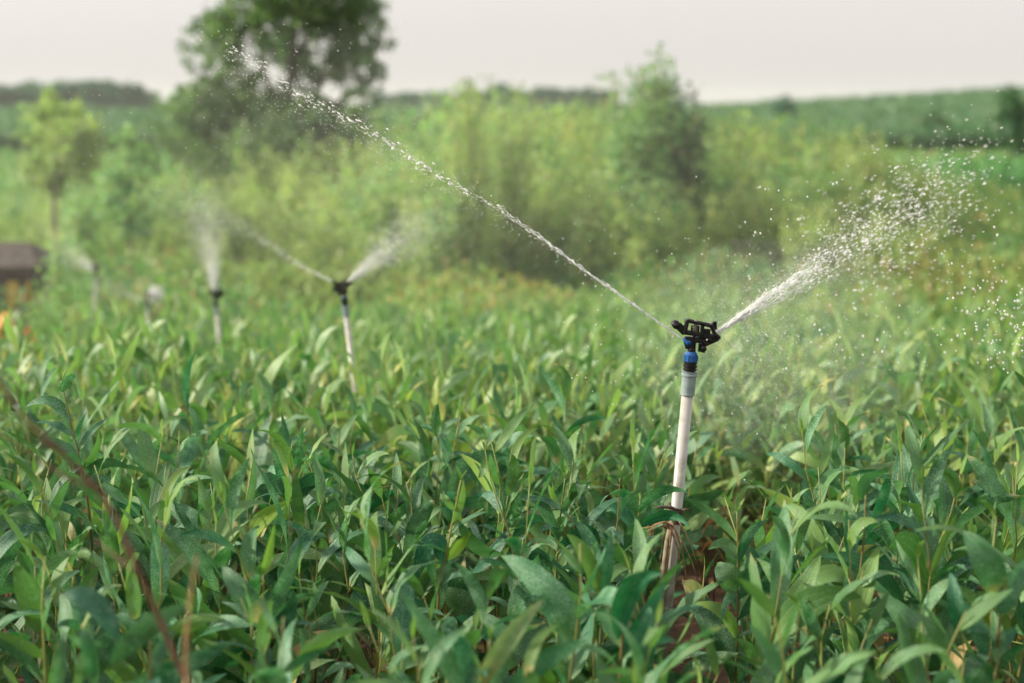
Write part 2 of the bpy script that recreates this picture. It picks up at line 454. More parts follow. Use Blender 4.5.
# ------------------------------------------------------------------ sprinklers
S1 = .00232
def build_sprinkler_parts(root, pipe_len, detail=True, s_blue=True):
    """local frame: x right, z up, origin on the pipe axis at the foot of the swivel; 1 unit of S1 per picture pixel of the near one"""
    s = S1
    g = 24 if detail else 12
    def ring_tube(mb, zs, rs):
        pts = []; rr = []
        for z, r_ in zip(zs, rs): pts.append((0, 0, z)); rr.append(r_)
        # revolve manually to keep sharp steps
        th = np.arange(g)*2*math.pi/g
        V = np.concatenate([np.stack([r_*np.cos(th), r_*np.sin(th), np.full(g, z)], 1) for z, r_ in zip(zs, rs)])
        n = len(zs)
        q = [(i*g+j, i*g+(j+1) % g, (i+1)*g+(j+1) % g, (i+1)*g+j) for i in range(n-1) for j in range(g)]
        V = np.concatenate([V, [[0, 0, zs[0]], [0, 0, zs[-1]]]])
        t = [(n*g, (j+1) % g, j) for j in range(g)] + [(n*g+1, (n-1)*g+j, (n-1)*g+(j+1) % g) for j in range(g)]
        mb.add(V, q, t)
    m = MB(); ring_tube(m, [-pipe_len, -.105], [.0138, .0138]); obj('riser_pipe', m.mesh('riser_pipe', M_pipe), root)
    # grey coupling, from -0.020 to -0.10
    m = MB(); ring_tube(m, [-.104, -.104, -.102, -.099, -.062, -.059, -.057, -.053, -.0515, -.0465], [.0142, .0166, .0176, .0170, .0172, .0172, .0196, .0196, .0178, .0192])
    obj('pipe_coupling', m.mesh('pipe_coupling', M_coup, False), root)
    m = MB(); zz = []; rr = []
    for z, r_ in ((-.047, .0130), (-.044, .0130), (-.0435, .0162), (-.039, .0162), (-.0385, .0138), (-.036, .0138), (-.0355, .0168), (-.031, .0168), (-.0305, .0140), (-.028, .0140), (-.0275, .0160), (-.0235, .0160), (-.023, .013)):
        zz.append(z); rr.append(r_)
    ring_tube(m, zz, rr); obj('threaded_adapter', m.mesh('threaded_adapter', M_black, False), root)
    m = MB(); ring_tube(m, [-.023, -.022, -.006, -.004, .001], [.0140, .0163, .0158, .0140, .0105])
    for k in range(12):
        a = k*math.pi/6; box(m, .0157*math.cos(a), .0157*math.sin(a), -.0145, .003, .0025, .014, rotz(a))
    obj('swivel_collar', m.mesh('swivel_collar', M_blue if s_blue else M_teal, False), root)
    # body: neck, cross yoke
    m = MB(); ring_tube(m, [.001, .006, .008, .030, .034], [.0095, .0098, .0088, .0092, .0070])
    box(m, .006, 0, .030, .050, .018, .013)
    box(m, -.014, 0, .020, .011, .012, .026, roty(-.35))
    box(m, .019, .001, .012, .008, .010, .020)
    box(m, .030, 0, .034, .030, .014, .016, roty(.25))
    obj('sprinkler_body', m.mesh('sprinkler_body', M_black, False), root)
    # range nozzle (left, blue) pointing up-left
    a = R(180-38); d = np.array([math.cos(a), -.1, math.sin(a)])
    m = MB(); p0 = np.array([-.006, -.002, .020]); tube(m, [p0, p0+d*.008, p0+d*.010, p0+d*.020], [.0085, .0085, .0066, .0050], g)
    obj('nozzle', m.mesh('nozzle', M_blue if s_blue else M_teal), root)
    # spreader nozzle (right, black)
    a = R(30); d = np.array([math.cos(a), .05, math.sin(a)])
    m = MB(); p0 = np.array([.034, 0, .030]); tube(m, [p0, p0+d*.010, p0+d*.012, p0+d*.022], [.0120, .0120, .0092, .0070], g)
    obj('nozzle', m.mesh('nozzle', M_black), root)
    # impact arm: a frame bridge with open windows, counterweight left
    m = MB()
    def bar(ax, az, bx, bz, th, dy=.010, y=0.):
        th *= 1.35; L = math.hypot(bx-ax, bz-az); an = math.atan2(bz-az, bx-ax)
        box(m, (ax+bx)/2, y, (az+bz)/2, L+th*.6, dy, th, roty(-an), bev=th*.18)
    for y in (-.009, .009):
        bar(-.017, .074, .040, .066, .0055, .005, y)
        bar(-.017, .074, -.020, .046, .0055, .005, y)
        bar(.040, .066, .054, .040, .006, .005, y)
        bar(.020, .069, .020, .044, .0045, .005, y)
        bar(-.020, .046, .054, .040, .007, .005, y)
    box(m, .004, .004, .056, .020, .008, .014); box(m, .030, -.003, .052, .018, .010, .012)
    bar(.040, .064, .048, .074, .006, .010)
    bar(.048, .074, .050, .060, .006, .010)
    bar(.050, .044, .058, .038, .011, .022)
    bar(.056, .036, .030, .022, .008, .020)
    bar(-.020, .072, -.012, .075, .006, .022)
    bar(-.022, .048, -.036, .060, .013, .018)
    obj('impact_arm', m.mesh('impact_arm', M_black, False), root)
    m = MB(); tube(m, [(-.043, -.012, .063), (-.043, .012, .063)], .0095, g); tube(m, [(-.043, -.0135, .063), (-.043, .0135, .063)], .0045, g)
    obj('counterweight', m.mesh('counterweight', M_black), root)
    # spring around the pivot
    m = MB(); n = 70 if detail else 24; t = np.linspace(0, 1, n)
    tube(m, np.stack([.003+.0062*np.cos(t*2*math.pi*6), .0062*np.sin(t*2*math.pi*6), .044+t*.026], 1), .0011, 6)
    tube(m, [(.003, 0, .036), (.003, 0, .078)], .0032, 10)
    obj('spring', m.mesh('spring', simple('spring_steel', (.30, .28, .24), .35, metal=.9)), root)
    # diffuser pin below
    m = MB(); tube(m, [(.026, 0, .024), (.027, 0, .004)], .0035, 10); tube(m, [(.027, -.004, .012), (.027, -.014, .012)], .0062, 14)
    box(m, .027, 0, .004, .009, .009, .006)
    obj('adjusting_pin', m.mesh('adjusting_pin', M_black), root)

def sprinkler(px, py, D, low_px, low_py, label, detail, rz=0):
    top = P(px, py, D); low = P(low_px, low_py, D)
    ax = nrm(top-low)
    # reach the ground
    t = 0.
    while (top-ax*t)[2] > G(*(top-ax*t)[:2]) - .12: t += .01
    root = empty('irrigation_sprinkler', tuple(top))
    q = Vector((0, 0, 1)).rotation_difference(Vector(ax))
    root.rotation_mode = 'QUATERNION'
    root.rotation_quaternion = q @ Matrix.Rotation(rz, 3, 'Z').to_quaternion()
    tag(root, label, 'sprinkler', 'sprinklers standing in a row in the field')
    k = 1. if D < 4 else .8
    root.scale = (k, k, k)
    build_sprinkler_parts(root, t/k, detail, detail and D < 4)
    return top, ax
top1, ax1 = sprinkler(691.5, 352, 3.3, 668, 598, 'black and blue plastic sprinkler on the nearest and tallest pale pipe, in sharp focus', True)
top2, ax2 = sprinkler(344, 296, 5.6, 355, 385, 'second nearest sprinkler, blurred, its pale pipe leaning left above the crop', True, 2.6)
top3, ax3 = sprinkler(216, 300, 7.9, 220, 350, 'sprinkler blowing a white upright plume, third from the front of the row', False, .6)
top4, ax4 = sprinkler(147.5, 300, 9.6, 150, 350, 'dark topped small sprinkler with a round white puff beside its head', False, 1.9)
top5, ax5 = sprinkler(97, 272, 11.5, 94, 320, 'farthest sprinkler, thin and pale, just right of the dark shed', False, 3.0)

# wrap of rubber strip and straw low on the near pipe: tied on, parts of the near sprinkler's pipe
near = bpy.data.objects['irrigation_sprinkler']
def on_pipe(py):     # local z of a picture height on the near pipe
    f = (py-352)/(598-352); p = P(691.5, 352, 3.3)*(1-f) + P(668, 598, 3.3)*f
    return -np.linalg.norm(p-top1)
z1 = on_pipe(503); z2 = on_pipe(522)
m = MB(); r_ = np.random.default_rng(5)
n = 120; t = np.linspace(0, 1, n)
tube(m, np.stack([(.0155+.002*np.sin(t*23))*np.cos(t*2*math.pi*7), (.0155+.002*np.sin(t*31))*np.sin(t*2*math.pi*7), z1+(z2-z1)*t + .003*np.sin(t*40)], 1), .0032, 6)
tube(m, [(.010, -.013, z1-.008), (.030, -.016, z1-.004), (.034, -.014, z1-.016)], [.003, .003, .001], 6)
tube(m, [(-.010, -.013, z1-.005), (-.035, -.02, z1-.002), (-.06, -.02, z1-.006)], [.004, .0035, .001], 6)
obj('rubber_tie', m.mesh('rubber_tie', M_tape), near)
st_root = empty('wooden_stake', tuple(P(664, 560, 3.28)))
tag(st_root, 'short weathered stake tied with dry straw beside the nearest sprinkler pipe', 'stake')
a0 = P(672, 522, 3.27) - P(664, 560, 3.28); a1 = P(655, 650, 3.29) - P(664, 560, 3.28)
m = MB(); tube(m, [a1+np.array([0, 0, -.15]), a1, a1*.4+np.array([.002, 0, 0]), a0*.5, a0], [.009, .009, .0085, .008, .007], 10)
obj('stake_shaft', m.mesh('stake_shaft', M_stake), st_root)
m = MB()
for k in range(15):
    b = a0 + np.array([r_.normal(0, .006), -.012+r_.normal(0, .004), r_.normal(0, .008)-.004])
    L = r_.uniform(.06, .17); sx = r_.normal(.012, .02)
    if k < 8: pts = [b, b+np.array([-.02, 0, .012]), b+np.array([-.04, 0, .004]), b+np.array([-.055+r_.normal(0, .006), 0, -.03*r_.random()])]
    else: pts = [b, b+np.array([sx*.5+.006, -.01*r_.random(), -L*.25]), b+np.array([sx+.012, 0, -L*.6]), b+np.array([sx*1.6+.012, .005, -L])]
    tube(m, pts, [.0018, .0016, .0013, .0006], 5)
obj('straw_tie', m.mesh('straw_tie', M_straw), st_root)

# ------------------------------------------------------------------ water
def ico():
    t = (1+5**.5)/2
    v = nrm(np.array([(-1, t, 0), (1, t, 0), (-1, -t, 0), (1, -t, 0), (0, -1, t), (0, 1, t), (0, -1, -t), (0, 1, -t), (t, 0, -1), (t, 0, 1), (-t, 0, -1), (-t, 0, 1)]))
    f = np.array([(0, 11, 5), (0, 5, 1), (0, 1, 7), (0, 7, 10), (0, 10, 11), (1, 5, 9), (5, 11, 4), (11, 10, 2), (10, 7, 6), (7, 1, 8), (3, 9, 4), (3, 4, 2), (3, 2, 6), (3, 6, 8), (3, 8, 9), (4, 9, 5), (2, 4, 11), (6, 2, 10), (8, 6, 7), (9, 8, 1)])
    return v, f
IV, IF = ico()
OV = np.array([(1, 0, 0), (-1, 0, 0), (0, 1, 0), (0, -1, 0), (0, 0, 1), (0, 0, -1)], float)
OF = np.array([(0, 2, 4), (2, 1, 4), (1, 3, 4), (3, 0, 4), (2, 0, 5), (1, 2, 5), (3, 1, 5), (0, 3, 5)])
def drops(mb, pos, rad, vel=None, stretch=1.6, low=False):
    V0, F0 = (OV, OF) if low else (IV, IF)
    n = len(pos); pos = np.asarray(pos, float); rad = np.asarray(rad, float)
    V = V0[None]*rad[:, None, None]
    V = np.tile(V, (1, 1, 1))
    if vel is not None:
        d = nrm(np.broadcast_to(vel, pos.shape)); stt = np.broadcast_to(stretch, (n,))
        al = (V*d[:, None]).sum(-1, keepdims=True)
        V = V + d[:, None]*al*(stt[:, None, None]-1)
    V = (V + pos[:, None]).reshape(-1, 3)
    F = (F0[None] + (np.arange(n)*len(V0))[:, None, None]).reshape(-1, 3)
    mb.add(V, None, F)

def path_fn(pts):
    W = np.array([P(*p) for p in pts]); L = np.concatenate([[0], np.cumsum(np.linalg.norm(np.diff(W, axis=0), axis=1))]); L /= L[-1]
    def f(t):
        t = np.asarray(t, float)
        return np.stack([np.interp(t, L, W[:, k]) for k in range(3)], -1)
    return f
def perp(d, n, r):
    v = r.normal(size=(n, 3)); v -= d*(v*d).sum(-1, keepdims=True); return nrm(v)

def jet_left():
    r = np.random.default_rng(11)
    f = path_fn([(681, 338, 3.29), (640, 309, 3.30), (600, 281, 3.32), (560, 252, 3.34), (500, 209, 3.38), (440, 177, 3.42), (400, 150, 3.46), (360, 125, 3.5), (300, 94, 3.56), (262, 70, 3.6), (222, 40, 3.66)])
    m = MB()
    # twisted strands of the solid stream
    for k in range(5):
        n = 260; t = np.linspace(0, .26+.04*k, n); c = f(t)
        wob = (np.stack([np.interp(t, np.linspace(0, 1, 60), r.normal(0, 1, 60)) for _ in range(3)], 1) + .5*np.stack([np.interp(t, np.linspace(0, 1, 190), r.normal(0, 1, 190)) for _ in range(3)], 1))
        amp = .0007+.0040*np.clip(t/.5, 0, 1)
        rad = (.0015 - .0012*t)*(1+.55*np.interp(t, np.linspace(0, 1, 240), r.normal(0, 1, 240)))
        rad = np.clip(rad, .0004, .005)*(1 if k < 2 else .6)
        tube(m, c + wob*amp[:, None], rad, 7)
    # lumps and beads
    n = 330; t = r.beta(2.0, 1.6, n); c = f(t); d = nrm(f(np.minimum(t+.01, 1))-f(np.maximum(t-.01, 0)))
    spread = .002 + .016*t**1.7
    pos = c + perp(d, n, r)*np.abs(r.normal(0, 1, n))[:, None]*spread[:, None]
    drops(m, pos, r.lognormal(math.log(.0010), .4, n), d, r.uniform(1.8, 4., n))
    # groups of big glistening lumps along the tail
    for tc_ in np.concatenate([np.linspace(.44, .97, 30)+r.normal(0, .008, 30)]):
        k = r.integers(2, 7); tt = np.clip(tc_ + r.normal(0, .007, k), 0, 1); c = f(tt); d = nrm(f(np.minimum(tt+.01, 1))-f(tt-.01))
        drops(m, c + perp(d, k, r)*np.abs(r.normal(0, .004+.013*max(0, tc_-.4), k))[:, None], r.uniform(.0009, .0022, k), d, r.uniform(2., 4.2, k))
    # fine spray round the whole stream and below it
    n = 1500; t = r.beta(2., 1.2, n); c = f(t); d = nrm(f(np.minimum(t+.01, 1))-f(np.maximum(t-.01, 0)))
    pos = c + perp(d, n, r)*np.abs(r.normal(0, 1, n))[:, None]*(.004+.06*t**1.5)[:, None]; pos[:, 2] -= np.abs(r.normal(0, .03, n))*t
    drops(m, pos, r.uniform(.0004, .0010, n), d, 1.8, True)
    o = obj('water_jet', m.mesh('water_jet', M_jet)); tag(o, 'long thin white water jet breaking into beads, rising left from the nearest sprinkler', 'water jet', kind='stuff')
jet_left()

def jet_right():
    r = np.random.default_rng(12)
    f = path_fn([(716, 333, 3.30), (760, 303, 3.36), (800, 276, 3.46), (840, 246, 3.62), (880, 218, 3.8), (920, 192, 4.0), (960, 165, 4.25), (1000, 140, 4.5)])
    m = MB()
    for k in range(28):
        n = 120; t = np.linspace(0, r.uniform(.08, .30), n); c = f(t)
        ang = r.normal(0, 1, 3)*np.array([.5, .6, 1.]); 
        wob = np.stack([np.interp(t, np.linspace(0, .45, 26), r.normal(0, 1, 26)) for _ in range(3)], 1)
        off = (nrm(ang)*r.uniform(0, 1))[None]*(t*.22)[:, None] + wob*(.001+.022*t)[:, None]
        rad = np.clip((.0008-.0014*t)*(1+.6*np.interp(t, np.linspace(0, .45, 60), r.normal(0, 1, 60))), .0003, .004)
        tube(m, c + off, rad, 5)
    n = 1200; t = r.beta(1.2, 1.9, n); c = f(t); d = nrm(f(np.minimum(t+.01, 1))-f(np.maximum(t-.01, 0)))
    sp = .004 + .125*t**1.25
    off = r.normal(0, 1, (n, 3))*sp[:, None]*np.array([.6, 1., .62]); off[:, 2] -= .10*t*np.abs(r.normal(0, .6, n))
    drops(m, c+off, np.clip(r.lognormal(math.log(.0010), .5, n), .0004, .0034), d, r.uniform(2., 5., n))
    o = obj('water_jet', m.mesh('water_jet', M_jet)); tag(o, 'broad white water jet fanning out to the right of the nearest sprinkler', 'water jet', kind='stuff')
    # cloud of falling drops
    m = MB(); n = 1150
    px = r.normal(905, 42, n); py = r.normal(218, 36, n) + (px-905)*-.35; D = r.uniform(3.6, 4.8, n)
    pos = np.array([P(a, b, c_) for a, b, c_ in zip(px, py, D)])
    drops(m, pos, np.clip(r.lognormal(math.log(.0013), .45, n), .0005, .0034), np.array([.8, .3, .35]), r.uniform(1.5, 3.2, n))
    n = 330; px = r.uniform(740, 1060, n); py = 180 + 190*r.random(n)**.8; D = r.uniform(2.7, 4.6, n)
    pos = np.array([P(a, b, c_) for a, b, c_ in zip(px, py, D)]); drops(m, pos, r.uniform(.0008, .0028, n), np.array([.2, .2, -1]), 1.5)
    n = 130; px = r.normal(1000, 26, n); py = r.normal(318, 26, n); D = r.uniform(2.5, 3.4, n)
    pos = np.array([P(a, b, c_) for a, b, c_ in zip(px, py, D)]); drops(m, pos, r.uniform(.001, .0026, n), np.array([.2, .2, -1]), 1.4)
    o = obj('water_drops', m.mesh('water_drops', M_drop)); tag(o, 'cloud of falling water drops in the air right of the nearest sprinkler', 'water drops', kind='stuff')
    # scattered single drops elsewhere
    m = MB(); n = 260
    px = r.uniform(560, 800, n); py = r.normal(330, 75, n); D = r.uniform(2.7, 4.2, n)
    pos = np.array([P(a, b, c_) for a, b, c_ in zip(px, py, D)]); drops(m, pos, r.uniform(.0006, .0018, n), np.array([.1, .2, -1]), 1.3)
    n = 260; px = r.uniform(60, 420, n); py = r.uniform(20, 190, n); D = r.uniform(3., 4.4, n)
    pos = np.array([P(a, b, c_) for a, b, c_ in zip(px, py, D)]); drops(m, pos, r.uniform(.0005, .0012, n), np.array([-.8, .2, .4]), 1.6)
    o = obj('water_drops', m.mesh('water_drops', M_drop)); tag(o, 'sparse single water drops floating round the nearest sprinkler and its left jet', 'water drops', kind='stuff')
jet_right()

def mist(pts, w0, w1, n, rad, label, decay=1., seed=1, drift=0.):
    r = np.random.default_rng(seed); f = path_fn(pts)
    t = r.random(n)**decay; c = f(t)
    off = r.normal(0, 1, (n, 3))*(w0+(w1-w0)*t**1.3)[:, None]; off[:, 2] += drift*t*r.random(n)
    m = MB(); drops(m, c+off, r.uniform(.5, 1.3, n)*rad, None, 1, True)
    o = obj('water_spray', m.mesh('water_spray', M_mist)); tag(o, label, 'water spray', kind='stuff')
h2 = (346, 283)
mist([(350, 281, 5.6), (375, 260, 5.65), (400, 240, 5.7), (430, 222, 5.8)], .004, .085, 6500, .0014, 'white water spray fanning right from the second nearest sprinkler', 1.35, 21)
mist([(331, 281, 5.6), (300, 265, 5.65), (260, 238, 5.8), (210, 212, 6.0), (150, 190, 6.3)], .003, .06, 1700, .0014, 'thin water jet curving left from the second nearest sprinkler', 1.25, 22)
mist([(215, 290, 7.9), (213, 270, 7.9), (208, 240, 7.9), (203, 195, 7.9)], .008, .10, 7500, .0017, 'white upright plume of spray above the third sprinkler', 1.5, 23)
mist([(154, 295, 9.6), (156, 293, 9.6)], .022, .026, 1200, .0034, 'round white puff of spray beside the fourth sprinkler', 1, 24)
mist([(142, 300, 9.6), (120, 292, 9.7), (95, 286, 9.8)], .01, .07, 500, .0022, 'faint spray trailing left of the fourth sprinkler', 1, 25)
mist([(95, 269, 11.5), (82, 262, 11.6), (60, 252, 11.8), (45, 225, 12.)], .01, .16, 2200, .0026, 'pale spray drifting left from the farthest sprinkler', 1.3, 26)
mist([(718, 332, 3.31), (790, 283, 3.42), (860, 232, 3.7)], .003, .06, 9000, .0006, 'fine white spray wrapped round the right water jet', 1.1, 30)
mist([(735, 322, 3.6), (760, 350, 3.9), (790, 370, 4.3)], .08, .26, 9000, .0008, 'fine mist hanging below the right water jet', 1, 27)
mist([(30, 180, 12.5), (50, 200, 12.5)], .35, .45, 1800, .0035, 'faint pale mist over the weeds at the far left', 1, 28)
mist([(250, 190, 8.5), (330, 175, 9), (470, 170, 9), (560, 200, 9)], .35, .45, 7000, .0022, 'thin mist hanging before the tall weeds', 1, 29)

# ------------------------------------------------------------------ the crop
LAB_CROP = 'ordinary long leaved green seedling among many alike in the dense crop bed'
variants = []
for k in range(16):
    lp, sp = gen_seedling(np.random.default_rng(100+k), True)
    variants.append((to_mesh('seedling_leaves', lp, M_leaf), to_mesh('seedling_stem', sp, M_stem)))

def place_seedling(x, y, k, rz, sc, sz, label, tilt=(0, 0)):
    root = empty('acacia_seedling', (x, y, float(G(x, y))-.01), rz)
    root.rotation_euler = (tilt[0], tilt[1], rz); root.scale = (sc, sc, sz)
    tag(root, label, 'seedling', 'seedlings of the crop bed')
    lm, sm = variants[k]
    obj('stem', sm, root); obj('foliage', lm, root)
    return root

HERO_X = []
def hero(D, stem, leaves, label, srad=.0022, stemtint=.7):
    """a seedling whose stem and main leaves follow the photograph; px control points turned into 3-D at depth D"""
    r = np.random.default_rng(int(stem[0][0])+int(D*100))
    pts = [P(a, b, D) for a, b in stem][::-1]        # listed top first
    base = pts[0].copy(); 
    gx = base[0]*.98; base = np.array([gx, D + r.uniform(-.01, .01), float(G(gx, D))-.01])
    ctrl = np.array([base] + pts)
    t0 = np.linspace(0, 1, len(ctrl)); t = np.linspace(0, 1, 14)
    line = np.stack([np.interp(t, t0, ctrl[:, k]) for k in range(3)], 1)
    root = empty('acacia_seedling', tuple(base)); tag(root, label, 'seedling', 'seedlings of the crop bed')
    st = MB(); cc = np.zeros((14*7+2, 3)); cc[:-2, 0] = np.repeat(np.clip(t*1.2-.1, 0, 1)*stemtint, 7)
    tube(st, line-base, np.linspace(srad*1.5, srad*.6, 14), 7, cc)
    lf = MB()
    for L in leaves:
        (x0, y0), (xm, ym), (x1, y1), wpx, rot, tint, dry, bd = L[:8]
        dm, dt = (L[8], L[9]) if len(L) > 8 else (r.uniform(-.03, .02), r.uniform(-.05, .03))
        a, b, c = P(x0, y0, D), P(xm, ym, D+dm), P(x1, y1, D+dt)
        n = 13; s = np.linspace(0, 1, n)[:, None]
        b2 = 2*b - .5*(a+c)
        C = (1-s)**2*a + 2*s*(1-s)*b2 + s*s*c
        T = nrm(np.gradient(C, axis=0)); view = nrm(C-np.array([0, 0, EYE]))
        S = nrm(np.cross(T, view)); B = np.cross(T, S)
        ra = R(rot) + R(r.uniform(-25, 25))*s
        S = S*np.cos(ra) + B*np.sin(ra)
        w = wpx*D/FPX/2/max(.45, abs(math.cos(R(rot))))
        ss = s[:, 0]; cl = colour_along(ss, tint, dry, r.random()*.8, bd, 0)
        ribbon(lf, C-base, S, w*profile(ss), 6, r.uniform(.12, .35), cl, wavy=w*.09*r.random(), ph=r.uniform(0, 6))
    # ordinary leaves lower on the stem
    low = len(line)//2
    az = r.uniform(0, 6)
    for i in range(1, 9):
        b = line[i]-base
        if b[2] < .1 : continue
        phyllode(lf, b, az, R(r.uniform(25, 60)), r.uniform(.09, .14), r.uniform(.018, .032), R(r.uniform(20, 100)), R(r.uniform(-30, 30)), R(r.uniform(-60, 60)), R(r.uniform(-40, 40)), r, 9, 4, r.exponential(.07), 0, 0, 0, r.random())
        az += 2.4
    # little furled shoot at the top
    for k in range(3):
        phyllode(lf, line[-1]-base, az+k*2.1, R(r.uniform(55, 85)), r.uniform(.02, .04), .006, R(20), 0, 0, .3, r, 5, 2, .6, 0, 0, 0, .1)
    obj('stem', st.mesh('seedling_stem', M_stem), root); obj('foliage', lf.mesh('seedling_leaves', M_leaf), root)
    HERO_X.append((base[0], D))

# (start, mid, tip, width px, rot, tint, dry, base dry)
hero(2.45, [(263, 575), (264, 620), (266, 683)], [
    ((264, 625), (240, 590), (222, 566), 24, 15, .12, .12, .55), ((265, 622), (283, 585), (303, 540), 17, 25, .1, .05, .2), ((265, 640), (288, 612), (290, 590), 19, 10, .05, .08, .9),
    ((266, 628), (295, 598), (316, 597), 9, 40, .1, .1, 0), ((263, 575), (268, 555), (275, 522), 10, 20, .95, 0, 0)], 'seedling at the front left with two wide pale leaves in a V')
hero(2.75, [(461, 480), (452, 525), (437, 600)], [
    ((452, 525), (461, 500), (463, 478), 9, 30, .55, .1, .3), ((447, 560), (458, 545), (471, 532), 14, 30, .9, .1, .1), ((455, 510), (446, 500), (444, 492), 8, 30, .4, .3, 0),
    ((446, 565), (430, 545), (412, 592), 26, 10, .0, .2, 0), ((458, 520), (480, 548), (503, 553), 15, 30, .2, 0, 0, .02, .05)], 'slender seedling with a yellow stem and small bright yellow leaf left of the centre', .0024, 1.)
hero(3.0, [(485, 450), (492, 485), (512, 540), (516, 600)], [
    ((486, 455), (484, 470), (478, 478), 9, 30, .35, .2, .1), ((508, 530), (488, 560), (470, 572), 15, 20, 0, 0, 0), ((512, 540), (530, 520), (545, 522), 13, 30, .05, 0, 0), ((514, 565), (536, 552), (552, 566), 16, 30, .05, 0, 0)],
    'thin tall shoot leaning left, tiny pale leaf at its tip, near the picture centre', .0017, .8)
hero(2.9, [(620, 478), (618, 520), (606, 600)], [
    ((613, 560), (632, 530), (648, 505), 10, 50, .15, 0, 0), ((617, 530), (609, 545), (604, 585), 15, 40, .05, 0, 0), ((618, 522), (625, 500), (646, 490), 8, 40, .1, 0, 0), ((620, 486), (611, 480), (607, 476), 5, 20, .4, 0, 0), ((620, 486), (629, 477), (634, 473), 5, 20, .4, 0, 0)],
    'thin reddish stemmed seedling with a forked tip just left of the nearest sprinkler pipe', .0018, .4)
hero(2.6, [(603, 600), (600, 640), (600, 683)], [
    ((602, 600), (585, 556), (566, 534), 17, 20, .55, .15, .2), ((603, 600), (592, 545), (572, 520), 15, -30, .05, 0, .1, .03, .04), ((604, 598), (608, 560), (611, 530), 13, 30, .02, 0, 0), ((602, 605), (578, 600), (560, 594), 14, 20, .1, 0, 0)],
    'seedling with three upright broad leaves, one yellow-green, left of the nearest pipe')
hero(2.3, [(625, 600), (622, 640), (620, 690)], [
    ((618, 640), (630, 588), (662, 574), 27, 10, 0, .05, 0, -.03, -.08), ((622, 655), (648, 615), (664, 582), 22, 15, -.0, 0, 0, .02, .05), ((640, 690), (646, 640), (650, 606), 24, 5, 0, 0, 0)],
    'seedling with very wide dark blue-green leaves directly before the nearest sprinkler pipe', .003, .4)
hero(2.85, [(737, 512), (738, 560), (737, 650)], [
    ((738, 560), (724, 545), (708, 550), 15, 20, .22, .15, 0), ((738, 590), (727, 575), (717, 563), 28, 10, .25, .2, .1), ((738, 565), (748, 535), (768, 520), 11, 35, .05, 0, 0), ((738, 600), (752, 565), (742, 545), 17, 40, .05, 0, 0), ((738, 620), (775, 575), (800, 555), 19, 30, .05, .05, 0), ((737, 514), (731, 505), (722, 492), 5, 30, .4, 0, 0), ((737, 640), (720, 612), (690, 604), 15, 30, .6, .15, .2)],
    'slim straight seedling with pale crinkled leaves just right of the nearest pipe', .0021, .5)
hero(2.75, [(866, 488), (864, 540), (852, 640), (846, 683)], [
    ((862, 500), (866, 480), (884, 474), 14, 20, .12, .15, 0), ((862, 530), (830, 518), (788, 522), 9, 50, .2, .15, 0), ((861, 545), (885, 490), (878, 478), 9, 50, .0, 0, 0), ((859, 570), (845, 560), (817, 556), 14, 40, .0, 0, 0, .02, .02), ((905, 608), (868, 566), (820, 556), 17, 35, .05, .05, 0), ((856, 585), (825, 575), (793, 606), 20, 30, .3, .2, .3), ((860, 520), (850, 548), (846, 500), 12, 40, 0, 0, 0)],
    'tall seedling on the right with a curled pale leaf on its tip', .0025, .5)
hero(2.7, [(945, 530), (930, 575), (925, 640)], [
    ((930, 580), (942, 545), (958, 512), 7, 40, .45, .1, 0), ((926, 600), (905, 560), (893, 552), 10, 40, .2, 0, 0), ((930, 590), (945, 572), (965, 566), 13, 40, .1, 0, 0)],
    'leaning yellowish shoot between the tall right seedling and the broad leaved one', .0018, 1.)
hero(2.35, [(1003, 590), (998, 640), (995, 690)], [
    ((1000, 600), (985, 560), (962, 530), 34, 12, .12, .1, .6), ((964, 532), (940, 528), (912, 532), 7, 55, .3, .1, 0), ((1001, 615), (1012, 585), (1030, 555), 24, 25, .05, 0, .1), ((958, 640), (955, 600), (950, 572), 18, 10, .0, .1, .3), ((985, 655), (975, 625), (962, 598), 20, 15, 0, 0, 0)],
    'broad leaved seedling at the lower right edge with a brown stem and tan leaf base', .0032, .35)
hero(3.2, [(61, 380), (68, 410), (80, 460), (88, 500)], [
    ((72, 430), (52, 402), (24, 408), 13, 30, .1, .2, 0), ((62, 392), (68, 380), (77, 376), 10, 30, .1, 0, 0), ((80, 460), (60, 445), (36, 440), 10, 50, .1, .2, 0), ((84, 480), (104, 462), (132, 468), 14, 40, .1, .2, 0), ((82, 470), (95, 450), (98, 430), 9, 40, .3, 0, 0)],
    'taller seedling at the left edge holding a drooping pale leaf above the crop', .0022, .5)
hero(3.9, [(186, 392), (190, 430), (190, 470)], [
    ((187, 415), (178, 390), (176, 370), 12, 10, .3, .35, .2), ((188, 410), (186, 375), (197, 350), 8, 40, 0, 0, 0), ((189, 430), (178, 420), (170, 440), 10, 40, .1, 0, 0)],
    'seedling with one upright pale leaf and one dark leaf, well back on the left', .002, .5)
hero(3.3, [(300, 440), (296, 480), (292, 520)], [
    ((293, 490), (298, 455), (303, 425), 10, 25, .1, .3, .6), ((288, 505), (280, 470), (272, 448), 14, 25, 0, 0, 0), ((298, 500), (310, 480), (334, 475), 18, 30, .05, 0, 0), ((290, 500), (268, 480), (254, 492), 16, 30, .05, 0, 0)],
    'seedling with a narrow upright leaf tan along its lower half, left of the centre', .002, .5)
hero(3.1, [(565, 478), (560, 520), (556, 570)], [
    ((560, 510), (552, 495), (548, 484), 7, 30, .6, 0, 0), ((560, 515), (575, 492), (592, 482), 9, 40, .2, 0, 0), ((558, 540), (540, 505), (524, 500), 14, 35, .1, 0, 0), ((557, 550), (585, 530), (600, 545), 14, 40, 0, 0, 0)],
    'seedling with an open green tip between the centre and the nearest pipe', .002, .6)
